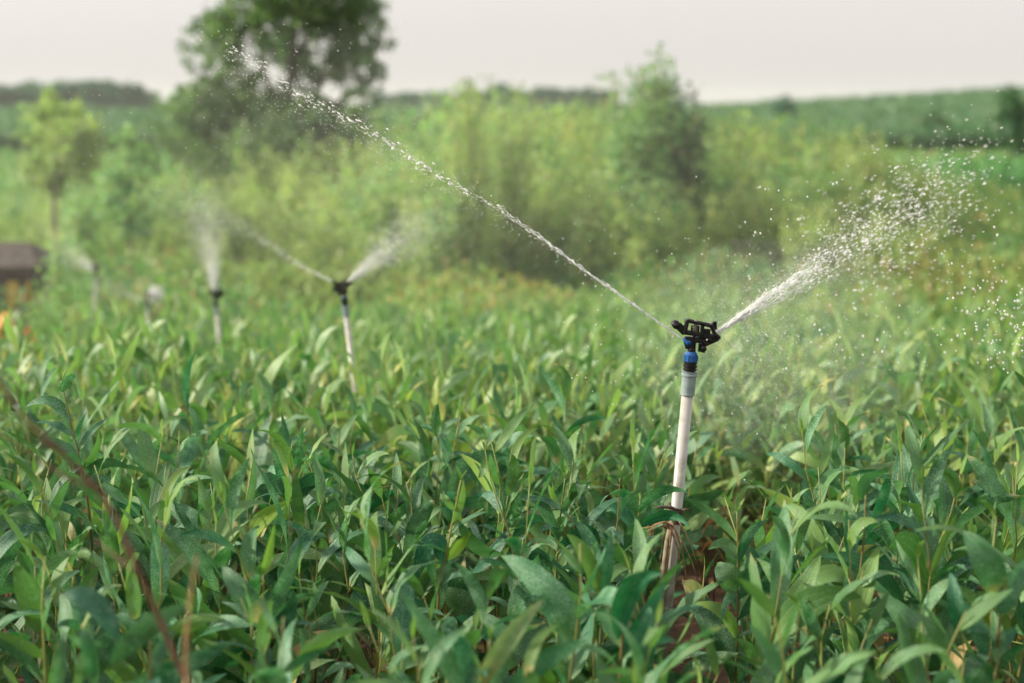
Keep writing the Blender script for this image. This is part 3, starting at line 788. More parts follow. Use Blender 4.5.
hero(3.2, [(640, 500), (636, 540), (634, 580)], [
    ((638, 512), (662, 490), (688, 493), 14, 35, .05, .05, 0, -.05, -.12), ((637, 528), (668, 514), (690, 528), 12, 40, 0, 0, 0, -.03, -.08), ((636, 535), (620, 510), (606, 512), 14, 30, 0, 0, 0)],
    'seedling whose arching leaf crosses in front of the nearest sprinkler pipe', .0022, .5)
hero(2.15, [(490, 640), (484, 690)], [
    ((478, 690), (508, 640), (545, 598), 22, 15, .25, .35, .2), ((470, 700), (440, 650), (400, 590), 24, 15, .12, 0, 0), ((500, 700), (545, 660), (590, 640), 22, 30, .05, 0, 0), ((468, 690), (462, 650), (443, 632), 20, 20, .0, .05, 0)],
    'blurred seedling at the bottom centre with long upright leaves crossing in a V', .003, .6)
hero(2.1, [(150, 640), (150, 690)], [
    ((118, 640), (90, 600), (62, 597), 26, 15, .0, .1, 0), ((110, 665), (150, 625), (188, 606), 24, 30, .15, 0, 0), ((95, 690), (88, 650), (84, 628), 17, 20, .1, .2, .1), ((55, 700), (60, 660), (64, 632), 15, 20, .2, .2, .1), ((120, 700), (170, 672), (235, 640), 30, 30, .03, 0, 0)],
    'blurred seedling at the bottom left behind the brown twig', .003, .6)

# ordinary individuals: jittered grid, densest where the view is near
r = np.random.default_rng(42)
cand = []
yy_ = [1.62]
while yy_[-1] < 14.8: yy_.append(yy_[-1] + (.140 if yy_[-1] < 4.6 else .122))
for i, y in enumerate(yy_):
    step = .140 if y < 4.6 else .122
    half = y*.36*1.12 + .35
    for x in np.arange(-half, half, step):
        xx = x + r.uniform(-.055, .055) + (step/2 if i % 2 else 0); yy = y + r.uniform(-.055, .055)
        cand.append((xx, yy))
cand = np.array(cand)
pipe_b = top1 - ax1*.9
def keep(x, y):
    for hx, hy in HERO_X:
        if abs(x-hx) < .05 and abs(y-hy) < .06: return False
    # thin patch just behind and right of the near pipe where soil shows
    sx = 512 + FPX*x/y
    if 3.12 < y < 4.4 and abs(sx-742) < 64 and r.random() < .95: return False
    if 2.9 < y < 3.13 and abs(sx-738) < 40 and r.random() < .6: return False
    if sx < 70 and y > 8.7: return False
    if sx < 48 and y > 8.0: return False
    if abs(sx-352) < 15 and 4.6 < y < 5.65: return False
    if abs(sx-218) < 11 and 6.4 < y < 8.0: return False
    if (abs(sx-149) < 9 or abs(sx-96) < 9) and 8.2 < y < 11.6: return False
    if abs(x-pipe_b[0]) < .06 and 2.75 < y < 3.4: return False
    if abs(sx-686) < 20 and 2.9 < y < 3.35: return False
    # beds end earlier on the right, thinning out to weeds
    if y > 12.2 + 1.5*math.sin(x*.7): return False
    return True
cand = np.array([c for c in cand if keep(*c)])
inview = np.abs(cand[:, 0]) < cand[:, 1]*.36+.12
order = np.argsort(cand[:, 1] + np.where(inview, 0, 100))
NI = 300 - len(HERO_X)
ind = cand[order[:NI]]; rest = cand[order[NI:]]
row_y = ind[:, 1].max()
for (x, y) in ind:
    low = np.interp(y, [1.6, 2.1, 2.6], [.68, .84, 1.0])
    sc = r.uniform(.85, 1.12); sz = r.uniform(.80, 1.12)*low
    place_seedling(x, y, r.integers(0, len(variants)), r.uniform(0, 6.28), sc, sz, LAB_CROP, (r.normal(0, .07), r.normal(0, .07)))
lowv = [gen_seedling(np.random.default_rng(300+k), False) for k in range(10)]
LV, SV = [], []
for (x, y) in rest:
    k = r.integers(0, 10); s = r.uniform(.75, 1.02); sz = r.uniform(.78, 1.15)
    if y > 10.5 and r.random() < .25: continue
    M = rotz(r.uniform(0, 6.28)) @ np.diag([s, s, sz]); tr = np.array([x, y, float(G(x, y))-.01])
    dc = np.array([r.choice([0, 0, .05, .22])+.02, r.choice([0, 0, 0, .12]), 0])
    LV.append(xform(lowv[k][0], M, tr, dc))
    if y < 8: SV.append(xform(lowv[k][1], M, tr))
M_leaf_mass = leaf_material('seedling_leaf_mass', (.010, .155, .070), (.42, .52, .09), (.55, .38, .16), (.27, .43, .26), transl=.36, rough=.48, fine=False, objrand=False)
crop = obj('seedling_bed', to_mesh('seedling_bed', join(LV), M_leaf_mass)); tag(crop, 'dense bed of young long leaved seedlings farther back in the field', 'crop', kind='stuff')
crops = obj('seedling_bed_stems', to_mesh('seedling_bed_stems', join(SV), M_stem), crop); crops['kind'] = 'stuff'

# leaf litter on the soil
m = MB(); r = np.random.default_rng(9)
for k in range(1500):
    y = r.uniform(1.8, 6); x = r.uniform(-1, 1)*(y*.4+.2)
    b = np.array([x, y, float(G(x, y))+r.uniform(.005, .03)])
    phyllode(m, b, r.uniform(0, 6.28), R(r.uniform(-5, 25)), r.uniform(.05, .13), r.uniform(.012, .03), R(r.uniform(10, 60)), R(r.uniform(-40, 40)), R(r.uniform(-40, 40)), 0, r, 4, 2, .4, 1, 0, 0, .5)
o = obj('leaf_litter', m.mesh('leaf_litter', M_leaf)); tag(o, 'brown fallen leaves lying on the soil under the crop', 'leaf litter', kind='stuff')
# a few orange withered leaves hanging right of the pipe
wl = empty('withered_plant', tuple(P(714, 560, 3.7)))
tag(wl, 'withered plant with orange brown curled leaves right of the nearest pipe', 'plant')
m = MB(); base = P(714, 560, 3.7); lf = MB()
tube(m, [np.array([0, 0, -.25]), np.array([.004, 0, 0]), P(712, 520, 3.7)-base], [.003, .0025, .001], 6)
for (x0, y0, x1, y1) in ((715, 522, 702, 535), (716, 528, 728, 515), (712, 545, 700, 556), (735, 505, 720, 517)):
    a = P(x0, y0, 3.7)-base; b = P(x1, y1, 3.68)-base; n = 7; s = np.linspace(0, 1, n)[:, None]
    C = a*(1-s)+b*s + np.array([0, 0, .01])*np.sin(s*3.14); S = np.tile([.3, -.3, .9], (n, 1)); ribbon(lf, C, nrm(S), .013*profile(s[:, 0]), 4, .5, np.tile([.5, 1, .2], (n, 1)))
obj('stem', m.mesh('withered_stem', M_twig), wl); obj('foliage', lf.mesh('withered_leaves', simple('withered_leaf', (.52, .22, .08), .6, (.36, .16, .07), 50)), wl)

# ------------------------------------------------------------------ near dry twig
tw = empty('dry_twig', tuple(P(190, 690, 1.75)))
tag(tw, 'bare reddish brown twig crossing the lower left corner, close and out of focus', 'twig')
b = P(190, 690, 1.75)
m = MB(); gz = float(G(b[0], 1.76))
pts = [np.array([b[0]*1.0+.02, 1.77, gz-.02]), P(196, 720, 1.76), P(190, 690, 1.75), P(165, 632, 1.74), P(140, 575, 1.73), P(118, 522, 1.72), P(100, 492, 1.72), P(60, 450, 1.71), P(30, 425, 1.70), P(5, 392, 1.70), P(-12, 370, 1.69)]
tube(m, np.array(pts)-b, [.0044, .0041, .0040, .0038, .0036, .0035, .0035, .0032, .0029, .0026, .0024], 8)
obj('stem', m.mesh('twig_stem', M_twig), tw)
for pl, rr in (([P(104, 492, 1.72), P(72, 480, 1.73), P(40, 462, 1.74), P(10, 440, 1.75), P(-15, 425, 1.75)], .0026),
               ([P(60, 450, 1.71), P(35, 440, 1.71), P(12, 425, 1.70), P(-10, 405, 1.70)], .0022),
               ([P(140, 575, 1.73), P(120, 560, 1.76), P(96, 540, 1.8)], .0016),):
    m = MB(); tube(m, np.array(pl)-b, np.linspace(rr, rr*.5, len(pl)), 6); obj('side_twig', m.mesh('side_twig', M_twig), tw)
tw2 = empty('dry_twig', tuple(P(186, 690, 1.7))); tag(tw2, 'thin pale dry stalk standing right of the brown twig at the bottom left', 'twig')
b = P(186, 690, 1.7); m = MB()
tube(m, np.array([np.array([b[0], 1.7, float(G(b[0], 1.7))]), b, P(186, 640, 1.7), P(190, 600, 1.7), P(197, 555, 1.7)])-b, [.003, .0026, .0022, .0018, .001], 6)
obj('stem', m.mesh('stalk_stem', M_straw), tw2)

# ------------------------------------------------------------------ shrubs, trees
def leaf_cloud(mb, pos, size, r, tint, dry, rnd, up=.3, aspect=.45, droop=0.):
    """diamond leaves: 4 verts each bent along the midrib"""
    n = len(pos)
    d = nrm(r.normal(size=(n, 3)) + np.array([0, 0, up])); s = nrm(np.cross(d, r.normal(size=(n, 3))))
    nn = np.cross(d, s)
    sz = np.broadcast_to(size, (n,))*r.uniform(.6, 1.3, n)
    a = pos; b = pos + d*(sz*.5)[:, None] + s*(sz*aspect*.5)[:, None] + nn*(sz*.08)[:, None]
    c = pos + d*sz[:, None] - np.array([0, 0, 1])*(sz*droop)[:, None]; e = pos + d*(sz*.5)[:, None] - s*(sz*aspect*.5)[:, None] + nn*(sz*.08)[:, None]
    V = np.stack([a, b, c, e], 1).reshape(-1, 3)
    Q = np.arange(n*4).reshape(n, 4)
    col = np.stack([np.broadcast_to(tint, (n,)), np.broadcast_to(dry, (n,)), np.broadcast_to(rnd, (n,))], 1)
    mb.add(V, Q, None, np.repeat(np.clip(col, 0, 1), 4, 0))

def gen_shrub(r, H=1.0, spread=.28, nst=9, nl=700, ls=.07, yellow=.4, spire=True):
    lf = MB(); st = MB(); P_ = []; Tt = []
    for k in range(nst):
        a = r.uniform(0, 6.28); le = r.uniform(0, spread); h = H*r.uniform(.6, 1.0)
        t = np.linspace(0, 1, 6)
        pts = np.stack([le*np.cos(a)*t**1.3, le*np.sin(a)*t**1.3, h*t], 1) + np.cumsum(r.normal(0, .012*H, (6, 3)), 0)*[1, 1, 0]
        tube(st, pts, np.linspace(.008, .002, 6)*H**.5, 4)
        m = int(nl/nst); tt = r.beta(1.6, 1.1, m)
        c = np.stack([np.interp(tt, t, pts[:, i]) for i in range(3)], 1)
        wd = (.085*H*(1-tt*.7))*(1 if spire else 1.6)
        P_.append(c + r.normal(0, 1, (m, 3))*wd[:, None]*[1, 1, .6]); Tt.append(np.clip(yellow*(.35+.9*tt) + r.normal(0, .13, m), 0, 1))
    pos = np.concatenate(P_); tn = np.concatenate(Tt)
    pos = pos[pos[:, 2] > .02]; tn = tn[:len(pos)]
    leaf_cloud(lf, pos, ls, r, tn, (r.random(len(pos)) < .04)*.7, r.random(len(pos))*.8, up=.6)
    return lf.pack(), st.pack()

def gen_tree(r, blobs, trunk, limbs, nl, ls, tint, tight=.17):
    """blobs: (x,y,z,r,weight) local; builds crown and trunk"""
    lf = MB(); st = MB()
    w = np.array([b[3]**2.2*b[4] for b in blobs]); w /= w.sum()
    for bl, ww in zip(blobs, w):
        n = max(8, int(nl*ww)); nc = max(3, n//26)
        cc = nrm(r.normal(size=(nc, 3)))*(bl[3]*r.uniform(.25, 1, nc)**.6)[:, None]*[1, 1, .8]
        idx = r.integers(0, nc, n)
        pos = np.array(bl[:3]) + cc[idx] + r.normal(0, bl[3]*tight, (n, 3))
        leaf_cloud(lf, pos, ls, r, np.clip(tint + r.normal(0, .15, n) + r.normal(0, .15, nc)[idx], 0, 1), 0, r.random(n)*.7, up=.1, aspect=.5, droop=.15)
        # twigs from limbs to clusters
    for pts, r0, r1 in trunk + limbs:
        tube(st, pts, np.linspace(r0, r1, len(pts)), 8)
    return lf.pack(), st.pack()

def plant_thing(name, label, cat, group, loc, packs, mats, pn=('foliage', 'trunk'), rz=0, sc=1.):
    root = empty(name, tuple(loc), rz); root.scale = (sc, sc, sc); tag(root, label, cat, group)
    obj(pn[1], to_mesh(name+'_'+pn[1], packs[1], mats[1]), root); obj(pn[0], to_mesh(name+'_'+pn[0], packs[0], mats[0]), root)
    return root
def copy_tree(o):
    c = o.copy(); COL.objects.link(c)
    for ch in list(o.children):
        d = ch.copy(); COL.objects.link(d); d.parent = c
    return c

# big tree, 22 m away
def big_tree():
    D = 22.; r = np.random.default_rng(31)
    bx = P(295, 240, D); bz = float(G(bx[0], D)); base = np.array([bx[0], D, bz-.05])
    def q(px, py, dy=0.): return P(px-7, py, D+dy)-base
    k = D/FPX
    bl = []
    for (x, y, rr, w) in [(222, 22, 17, .9), (245, 34, 24, 1.1), (262, 8, 30, 1), (300, -6, 36, 1), (345, 0, 34, 1.1), (368, 26, 24, 1.2), (362, 58, 24, 1.3), (372, 84, 15, 1), (343, 52, 17, .9), (316, 34, 20, .9), (282, 34, 20, .9),
                          (252, 62, 18, .8), (205, 62, 15, .5), (196, 84, 18, .7), (186, 104, 22, .8), (222, 100, 24, 1), (215, 128, 34, 1.2), (255, 112, 26, 1), (290, 122, 26, 1), (262, 145, 34, 1.2), (305, 150, 34, 1.2), (334, 124, 18, 1.1), (344, 148, 26, 1.1), (365, 118, 12, .8),
                          (232, 70, 14, .7), (296, 98, 17, 1.2), (300, 78, 14, 1.1), (290, 132, 26, 1), (252, 168, 30, 1), (322, 172, 28, 1), (288, 175, 30, 1), (356, 128, 18, 1), (222, 165, 26, 1), (270, 88, 18, .8), (300, 60, 18, .9), (322, 72, 16, .9), (330, 96, 16, .9), (350, 100, 16, 1), (312, 108, 18, .9), (240, 88, 18, .8), (325, 15, 24, 1), (290, 10, 24, 1), (355, 36, 20, 1), (275, 55, 16, .8), (378, 60, 14, 1), (190, 150, 24, 1), (200, 120, 22, .9), (232, 140, 28, 1), (212, 40, 16, .8), (228, 55, 18, .9), (280, -60, 60, 1), (330, -70, 55, 1), (300, -130, 70, 1), (240, -50, 40, .8), (376, -30, 30, .9), (300, 92, 10, .5)]:
        for dd in (-.75, 0., .7):
            p = q(x+r.normal(0, 9), y+r.normal(0, 8), dd*(rr*k*1.4)+r.normal(0, .4)); bl.append((*p, rr*k*r.uniform(.7, 1.15), w*r.uniform(.6, 1.2)))
    root_ = np.array([0, 0, 0.])
    t1 = q(292, 130); t2 = q(300, 60); t3 = q(305, -60)
    trunk = [([root_, q(296, 180), t1, t2, q(302, 0), t3, q(300, -130)], .10, .02)]
    limbs = [([q(296, 170), q(262, 130), q(240, 60), q(235, 20)], .045, .012), ([t1, q(325, 90), q(345, 50), q(362, 10)], .045, .012), ([t1, q(270, 70), q(262, 10)], .06, .02), ([q(297, 150), q(340, 105), q(378, 78)], .05, .012),
             ([q(296, 180), q(230, 140), q(190, 105)], .06, .015), ([t2, q(330, 20), q(345, -40)], .05, .02), ([t2, q(280, 20), q(270, -60)], .05, .02)]
    pk = gen_tree(r, bl, trunk, limbs, 60000, .095, .5, .15)
    plant_thing('tree', 'large leafy tree left of the centre rising out of the picture top', 'tree', None, base, pk, (M_tree, M_bark), ('crown', 'trunk'))
big_tree()

def bush_tree(px, top, bot, wpx, D, label, tint, nl, ls, mat, seed, sparse=1., name='tree', spire=False, trunk_bot=None, group=None, cat='tree'):
    r = np.random.default_rng(seed); k = D/FPX
    bx = P(px, bot, D); base = np.array([bx[0], D, float(G(bx[0], D))-.05]); bl = []
    def q(x, y, dy=0.): return P(x, y, D+dy)-base
    H = bot-top; n = 10
    for i in range(n):
        f = i/(n-1)
        wid = wpx/2*((1-f)**.9 if spire else math.sin(math.pi*(.15+.78*f))**.7)
        for j in range(1 if spire and f > .7 else 2):
            rr = max(H/9, wid*.55)
            bl.append((*q(px+r.uniform(-1, 1)*wid*.6, bot-H*f*.93, r.uniform(-1, 1)*wid*k*.7), rr*k, r.uniform(.5, 1.2)))
    trunk = [([np.zeros(3), q(px+wpx*.03, bot), q(px, (top+bot)/2), q(px, top+H*.1)], max(.02, wpx*k*.03), .01)]
    limbs = [([q(px, bot-H*.1*i), q(px+s*wpx*.3, bot-H*.1*i-H*.22)], .02, .006) for i, s in ((1, 1), (2, -1), (3, 1), (4, -1), (5, 1))]
    pk = gen_tree(r, bl, trunk, limbs, nl, ls, tint)
    return plant_thing(name, label, cat, group, base, pk, (mat, M_bark), ('crown', 'trunk'))
bush_tree(50, 92, 186, 98, 17, 'bushy yellow-green small tree at the far left before the dark tree line', .8, 5200, .085, M_shrub, 41, name='tree')
bush_tree(128, 128, 235, 70, 15.5, 'narrow dark green bush between the small left tree and the large tree', .3, 1700, .085, M_shrub, 44, name='bush', cat='bush')
bush_tree(785, 97, 132, 36, 120, 'small dark flat topped tree on the far field right of the centre', .1, 500, .55, M_far, 45)
bush_tree(1014, 88, 152, 50, 45, 'dark round bush at the right edge in front of the far field', .15, 1300, .24, M_tree, 46, name='bush', cat='bush')
bush_tree(936, 112, 150, 40, 70, 'low brownish bush on the edge of the far field at the right', .35, 600, .32, M_tree, 47, name='bush', cat='bush')
bush_tree(498, 84, 112, 22, 200, 'tallest tree top of the distant central tree line', .1, 250, .8, M_far, 48)
bush_tree(888, 96, 112, 16, 260, 'tiny dark tree standing alone on the far field at the right', .1, 200, .8, M_far, 49)

# far tree lines: individuals
def far_line(n, px0, px1, D, top_f, bot, wpx, seed, group, label, tint=.12):
    r = np.random.default_rng(seed); protos = []
    for v in range(3):
        bl = []; H = 6.5
        for i in range(9): bl.append((r.uniform(-1.6, 1.6), r.uniform(-1.5, 1.5), r.uniform(1.2, H-1.1), r.uniform(.9, 1.5), 1))
        protos.append(gen_tree(r, bl+[(r.uniform(-1.8, 1.8), r.uniform(-1, 1), r.uniform(.6, 3.5), 1.5, 1) for _ in range(6)], [([np.zeros(3), np.array([.1, 0, 2.]), np.array([0, 0, H-1])], .16, .05)], [([np.array([.1, 0, 2.]), np.array([1.2, .4, 3.6])], .07, .03), ([np.array([.1, 0, 2.4]), np.array([-1.1, -.4, 4.])], .07, .03)], 3000, .75, tint))
    roots = []
    for i in range(n):
        px = px0 + (px1-px0)*(i+.5)/n + r.uniform(-3, 3); d = D + r.uniform(-12, 12)
        x = P(px, bot, d)[0]; gz = float(G(x, d)); topz = P(px, top_f(px)+r.uniform(-2, 2.5), d)[2]
        sc = (topz-gz)/6.5
        if i < 3: ro = plant_thing('tree', label, 'tree', group, (x, d, gz-.1), protos[i], (M_far, M_bark), ('crown', 'trunk')); roots.append(ro)
        else: ro = copy_tree(roots[r.integers(0, 3)])
        ro.location = (x, d, gz-.1); ro.rotation_euler = (0, 0, r.uniform(0, 6.28)); s2 = wpx*d/FPX/3.0
        ro.scale = (s2, s2, sc)
far_line(16, -20, 158, 260, lambda p: 79 + max(0, (p-128))*.75, 108, 24, 51, 'trees of the distant left tree line', 'dark round topped tree in the distant tree line at the left')
far_line(14, 375, 612, 330, lambda p: 91 if p < 480 else 88, 103, 24, 52, 'trees of the distant central tree line', 'low dark tree in the distant tree line at the centre')

# far crop (maize or cane) as one mass
def far_crop():
    r = np.random.default_rng(61); m = MB()
    def block(n, d0, d1, h, sz0, tint, x0=-1., x1=1., front=0):
        D = d0 + (d1-d0)*r.random(n)**1.5
        D = np.round(D/(D*.02))*(D*.02) if False else D
        if front: D = d0 + np.abs(r.normal(0, 1.2, n))
        x = (r.uniform(x0, x1, n))*D*.42
        zf = r.uniform(.0, 1, n) if front else r.uniform(.72, 1.0, n)
        z = G(x, D) + h*zf + .12*h*np.sin(x*.6)*np.sin(D*.3)
        leaf_cloud(m, np.stack([x, D, z], 1), sz0*D/60, r, np.clip(tint+r.normal(0, .15, n) + .16*np.sin(D*.55) + .22*np.sin(x*.11+np.sin(D*.05)*3)*np.sin(D*.037+1), 0, 1), (r.random(n) < .03)*.6, r.random(n)*.6, up=1.2, aspect=.25)
    block(9000, 60, 62, 1.15, .42, .12, front=1)
    block(30000, 60, 330, 1.25, .34, .34)
    return obj('crop_field', m.mesh('crop_field', M_corn))
tag(far_crop(), 'wide green field of tall crop stretching to the horizon', 'crop field', kind='stuff')
# dense underlayer of the crop so that no soil shows between the tops: a real raised canopy
m = MB(); r = np.random.default_rng(62)
ys = np.geomspace(60.6, 345, 90); xs = np.linspace(-1, 1, 120)
Y, X = np.meshgrid(ys, xs, indexing='ij'); X = X*Y*.5; Z = G(X, Y) + .95 + r.normal(0, .08, X.shape)
V = np.stack([X.ravel(), Y.ravel(), Z.ravel()], 1); nx = 120
i, j = np.meshgrid(np.arange(89), np.arange(nx-1), indexing='ij'); a = (i*nx+j).ravel()
m.add(V, np.stack([a, a+1, a+nx+1, a+nx], 1), None, np.stack([.35+r.random(len(V))*.3, 0*V[:, 0], r.random(len(V))*.5], 1))
o = obj('crop_canopy', m.mesh('crop_canopy', M_corn), bpy.data.objects['crop_field']); o['kind'] = 'stuff'

# meadow and undergrowth: blades and weed leaves
def undergrowth():
    r = np.random.default_rng(71); m = MB()
    # low weeds 10.5 .. 24 m, blades tall
    n = 84000; D = 10.8 + 14*r.random(n)**1.05; x = r.uniform(-1, 1, n)*(D*.40+.5)
    hh = .58 + .14*np.sin(x*2.3+D*.7) + .14*np.sin(x*1.1-D*1.9)
    hh = hh + .30*np.clip((D-13)/4, 0, 1)
    z = G(x, D) + np.abs(hh)*r.random(n)**.8
    sx = 512+FPX*x/D
    tint = np.clip(.45 + .3*np.sin(x*.9+D*1.1) + r.normal(0, .2, n), 0, 1)
    patch = np.exp(-((sx-520)/95)**2 - ((D-12.4)/1.6)**2) + .9*np.exp(-((sx-150)/45)**2 - ((D-12.2)/1.2)**2) + .75*np.exp(-((sx-930)/120)**2-((D-13.5)/2)**2) + .5*np.exp(-((sx-700)/60)**2-((D-15)/2)**2)
    dry = np.where(r.random(n) < .06+.42*patch, r.uniform(.4, 1, n), 0)
    kp = ~((sx < 66) & (D < 14.8) & (r.random(n) < .72)) & ~((abs(sx-96) < 9) & (D < 11.9)); x, D, z, tint, dry = x[kp], D[kp], z[kp], tint[kp], dry[kp]; n = len(x)
    leaf_cloud(m, np.stack([x, D, z], 1), .11, r, tint, dry, r.random(n)*.7, up=1.3, aspect=.3)
    # green meadow 24 .. 58 m
    n = 26000; D = 24 + 35*r.random(n)**1.25; x = r.uniform(-1, 1, n)*(D*.40); z = G(x, D) + .45*r.random(n)
    leaf_cloud(m, np.stack([x, D, z], 1), .30, r, np.clip(.3+.2*np.sin(D*.6)+r.normal(0, .12, n), 0, 1), (r.random(n) < .04)*.6, r.random(n)*.5, up=1.3, aspect=.3)
    # taller bright green crop block on the right behind
    n = 9000; D = 26 + 6*r.random(n); x = D*(r.uniform(930, 1100, n)-512)/FPX; z = G(x, D) + .95*r.random(n)
    leaf_cloud(m, np.stack([x, D, z], 1), .26, r, np.clip(.12+r.normal(0, .1, n), 0, 1), 0, r.random(n)*.4, up=1.6, aspect=.22)
    return obj('weed_undergrowth', m.mesh('weed_undergrowth', M_grass))
tag(undergrowth(), 'mixed green, yellow and reddish weeds and grass behind the crop bed', 'weeds', kind='stuff')

# tall shrubs, individuals
r = np.random.default_rng(81)
shr = []
kinds = [('tall_weed', 'yellow-green tall weed with upright leafy stems behind the crop bed', .72, True), ('shrub', 'mid green rounded shrub among the tall weeds behind the crop bed', .32, False), ('tall_weed', 'pale green tall weed with thin spires behind the crop bed', .9, True)]
for k, (nm, lb, ye, sp) in enumerate(kinds):
    for v in range(3):
        pk = gen_shrub(np.random.default_rng(500+k*10+v), 1.0, .24 if sp else .32, 11, 1350, .044 if sp else .05, ye, sp)
        shr.append((nm, lb, pk, None, k))
protos = {}
tops = [(-20, 205), (60, 195), (110, 185), (150, 178), (200, 168), (260, 165), (310, 150), (360, 142), (400, 128), (440, 108), (470, 88), (500, 104), (540, 118), (590, 108), (630, 110), (700, 126), (740, 126), (800, 128), (850, 138), (890, 150), (925, 176), (960, 212), (1040, 235)]
tx, ty = zip(*tops)
for i in range(250):
    D = 15.2 + 10*((i % 79)/79) + r.uniform(-.3, .3)
    px = -15 + (i*0.618034 % 1.0)*985 + r.uniform(-8, 8)
    near_low = np.interp(D, [15, 17, 19], [75, 30, 0])
    y_top = np.interp(px, tx, ty) + near_low + r.uniform(-22, 12)
    x = P(px, 200, D)[0]; gz = float(G(x, D)); H = P(px, y_top, D)[2]-gz
    if H < .35 or (px < 40 and D < 14.6): continue
    v = r.integers(0, 9) if r.random() < .6 else r.choice([0, 1, 2, 6, 7, 8])
    nm, lb, pk, _, k = shr[v]
    if v not in protos:
        ro = plant_thing(nm, lb, 'shrub' if nm == 'shrub' else 'weed', ('rounded shrubs' if k == 1 else ('yellow-green tall weeds' if k == 0 else 'pale thin spired tall weeds')) + ' behind the crop bed', (x, D, gz), pk, (M_shrub, M_bark), ('foliage', 'stem')); protos[v] = ro
    else: ro = copy_tree(protos[v])
    ro.location = (x, D, gz-.03); ro.rotation_euler = (0, 0, r.uniform(0, 6.28)); w = H*r.uniform(.7, 1.25); ro.scale = (w, w, H)
for (px, yt, D, ye, mt, w, sd, lb) in ((630, 40, 16.2, .35, M_shrub, 1.05, 1, 'tallest slender young tree with a feathery pointed top, left of the pale post'), (656, 58, 16.8, .3, M_tree, .8, 2, 'slender young tree with a feathery top between its taller and shorter neighbours'),
                                   (681, 72, 17., .1, M_tree, 1.0, 3, 'dark bushy young tree just left of the pale post'), (472, 66, 15.2, .95, M_shrub, .8, 4, 'yellow-green young tree with the tallest pointed top in the middle of the picture'), (508, 84, 15.6, .8, M_shrub, .8, 5, 'pale yellow-green young tree right of the tallest pointed one')):
    x = P(px, 200, D)[0]; gz = float(G(x, D)); H = P(px, yt, D)[2]-gz
    pk = gen_shrub(np.random.default_rng(900+sd), 1.0, .14, 13, 4600, .025, ye, True)
    ro = plant_thing('young_tree', lb, 'tree', 'young feathery trees among the tall weeds', (x, D, gz-.03), pk, (mt, M_bark), ('foliage', 'stem')); ro.scale = (H*w, H*w, H)
for (px, yt, D, w, sd, lb) in ((57, 236, 11.9, .75, 11, 'low green shrub half hiding the right side of the dark shed'), (36, 286, 11.4, .8, 12, 'small green shrub in front of the dark shed wall'), (78, 176, 15.8, .62, 14, 'green bush hiding the foot of the small tree at the far left'), (74, 262, 11.6, .8, 13, 'small green shrub between the dark shed and the farthest sprinkler')):
    x = P(px, 200, D)[0]; gz = float(G(x, D)); H = P(px, yt, D)[2]-gz
    pk = gen_shrub(np.random.default_rng(900+sd), 1.0, .25, 10, 1300, .06, .35, False)
    ro = plant_thing('shrub', lb, 'shrub', None, (x, D, gz-.03), pk, (M_shrub, M_bark), ('foliage', 'stem')); ro.scale = (H*w, H*w, H)
# bare sunlit post-like stalk right of the young tree
pb = P(699, 175, 19.); m = MB(); tube(m, [np.array([0, 0, float(G(pb[0], 19.))-pb[2]]), np.zeros(3), P(700, 114, 19.)-pb], [.03, .028, .022], 8)
o = obj('wooden_post', m.mesh('wooden_post', M_stake), None, tuple(pb)); tag(o, 'thin pale wooden post standing among the weeds right of the young dark tree', 'post')

# ------------------------------------------------------------------ shed at the far left
D = 14.; sb = P(20, 300, D); gz = float(G(sb[0], D))
shed = empty('shed', (sb[0], D, gz)); tag(shed, 'low dark shed with yellow boards at the left edge', 'shed')
q = lambda px, py, dy=0.: P(px, py, D+dy) - np.array([sb[0], D, gz])
M_dark = simple('dark_boards', (.045, .038, .034), .8, (.085, .07, .06), 9)
M_thatch = simple('old_thatch', (.045, .036, .032), .9, (.085, .066, .056), 12, bumpd=.02)
m = MB(); x0 = q(-40, 300)[0]; x1 = q(38, 300)[0]; ztop = q(0, 262)[2]
box(m, (x0+x1)/2, .3, ztop/2, x1-x0, .6, ztop, bev=.01); obj('wall', m.mesh('wall', M_dark, False), shed)
m = MB(); zr = q(0, 245)[2]
V = [(x0-.1, -.12, ztop-.03), (x1+.06, -.12, ztop-.03), (x1-.16, .3, zr), (x0+.2, .3, zr), (x0-.1, .72, ztop-.03), (x1+.06, .72, ztop-.03), (x0-.1, -.12, ztop-.09), (x1+.06, -.12, ztop-.09), (x0-.1, .72, ztop-.09), (x1+.06, .72, ztop-.09)]
m.add(np.array(V), [(0, 1, 2, 3), (3, 2, 5, 4), (6, 7, 1, 0), (4, 5, 9, 8), (8, 9, 7, 6)], [(1, 5, 2), (0, 3, 4), (1, 7, 9), (1, 9, 5), (0, 8, 6), (0, 4, 8)])
obj('roof', m.mesh('roof', M_thatch, False), shed)
M_yel = simple('yellow_paint', (.55, .40, .06), .5, (.42, .30, .05), 12)
for (a, b_) in ((9, 20), (28, 32)):
    xa, xb = q(a, 300)[0], q(b_, 300)[0]; za, zb = q(0, 305)[2], q(0, 281)[2]
    m = MB(); box(m, (xa+xb)/2, -.02, (za+zb)/2, xb-xa, .04, zb-za); obj('yellow_board', m.mesh('yellow_board', M_yel, False), shed)
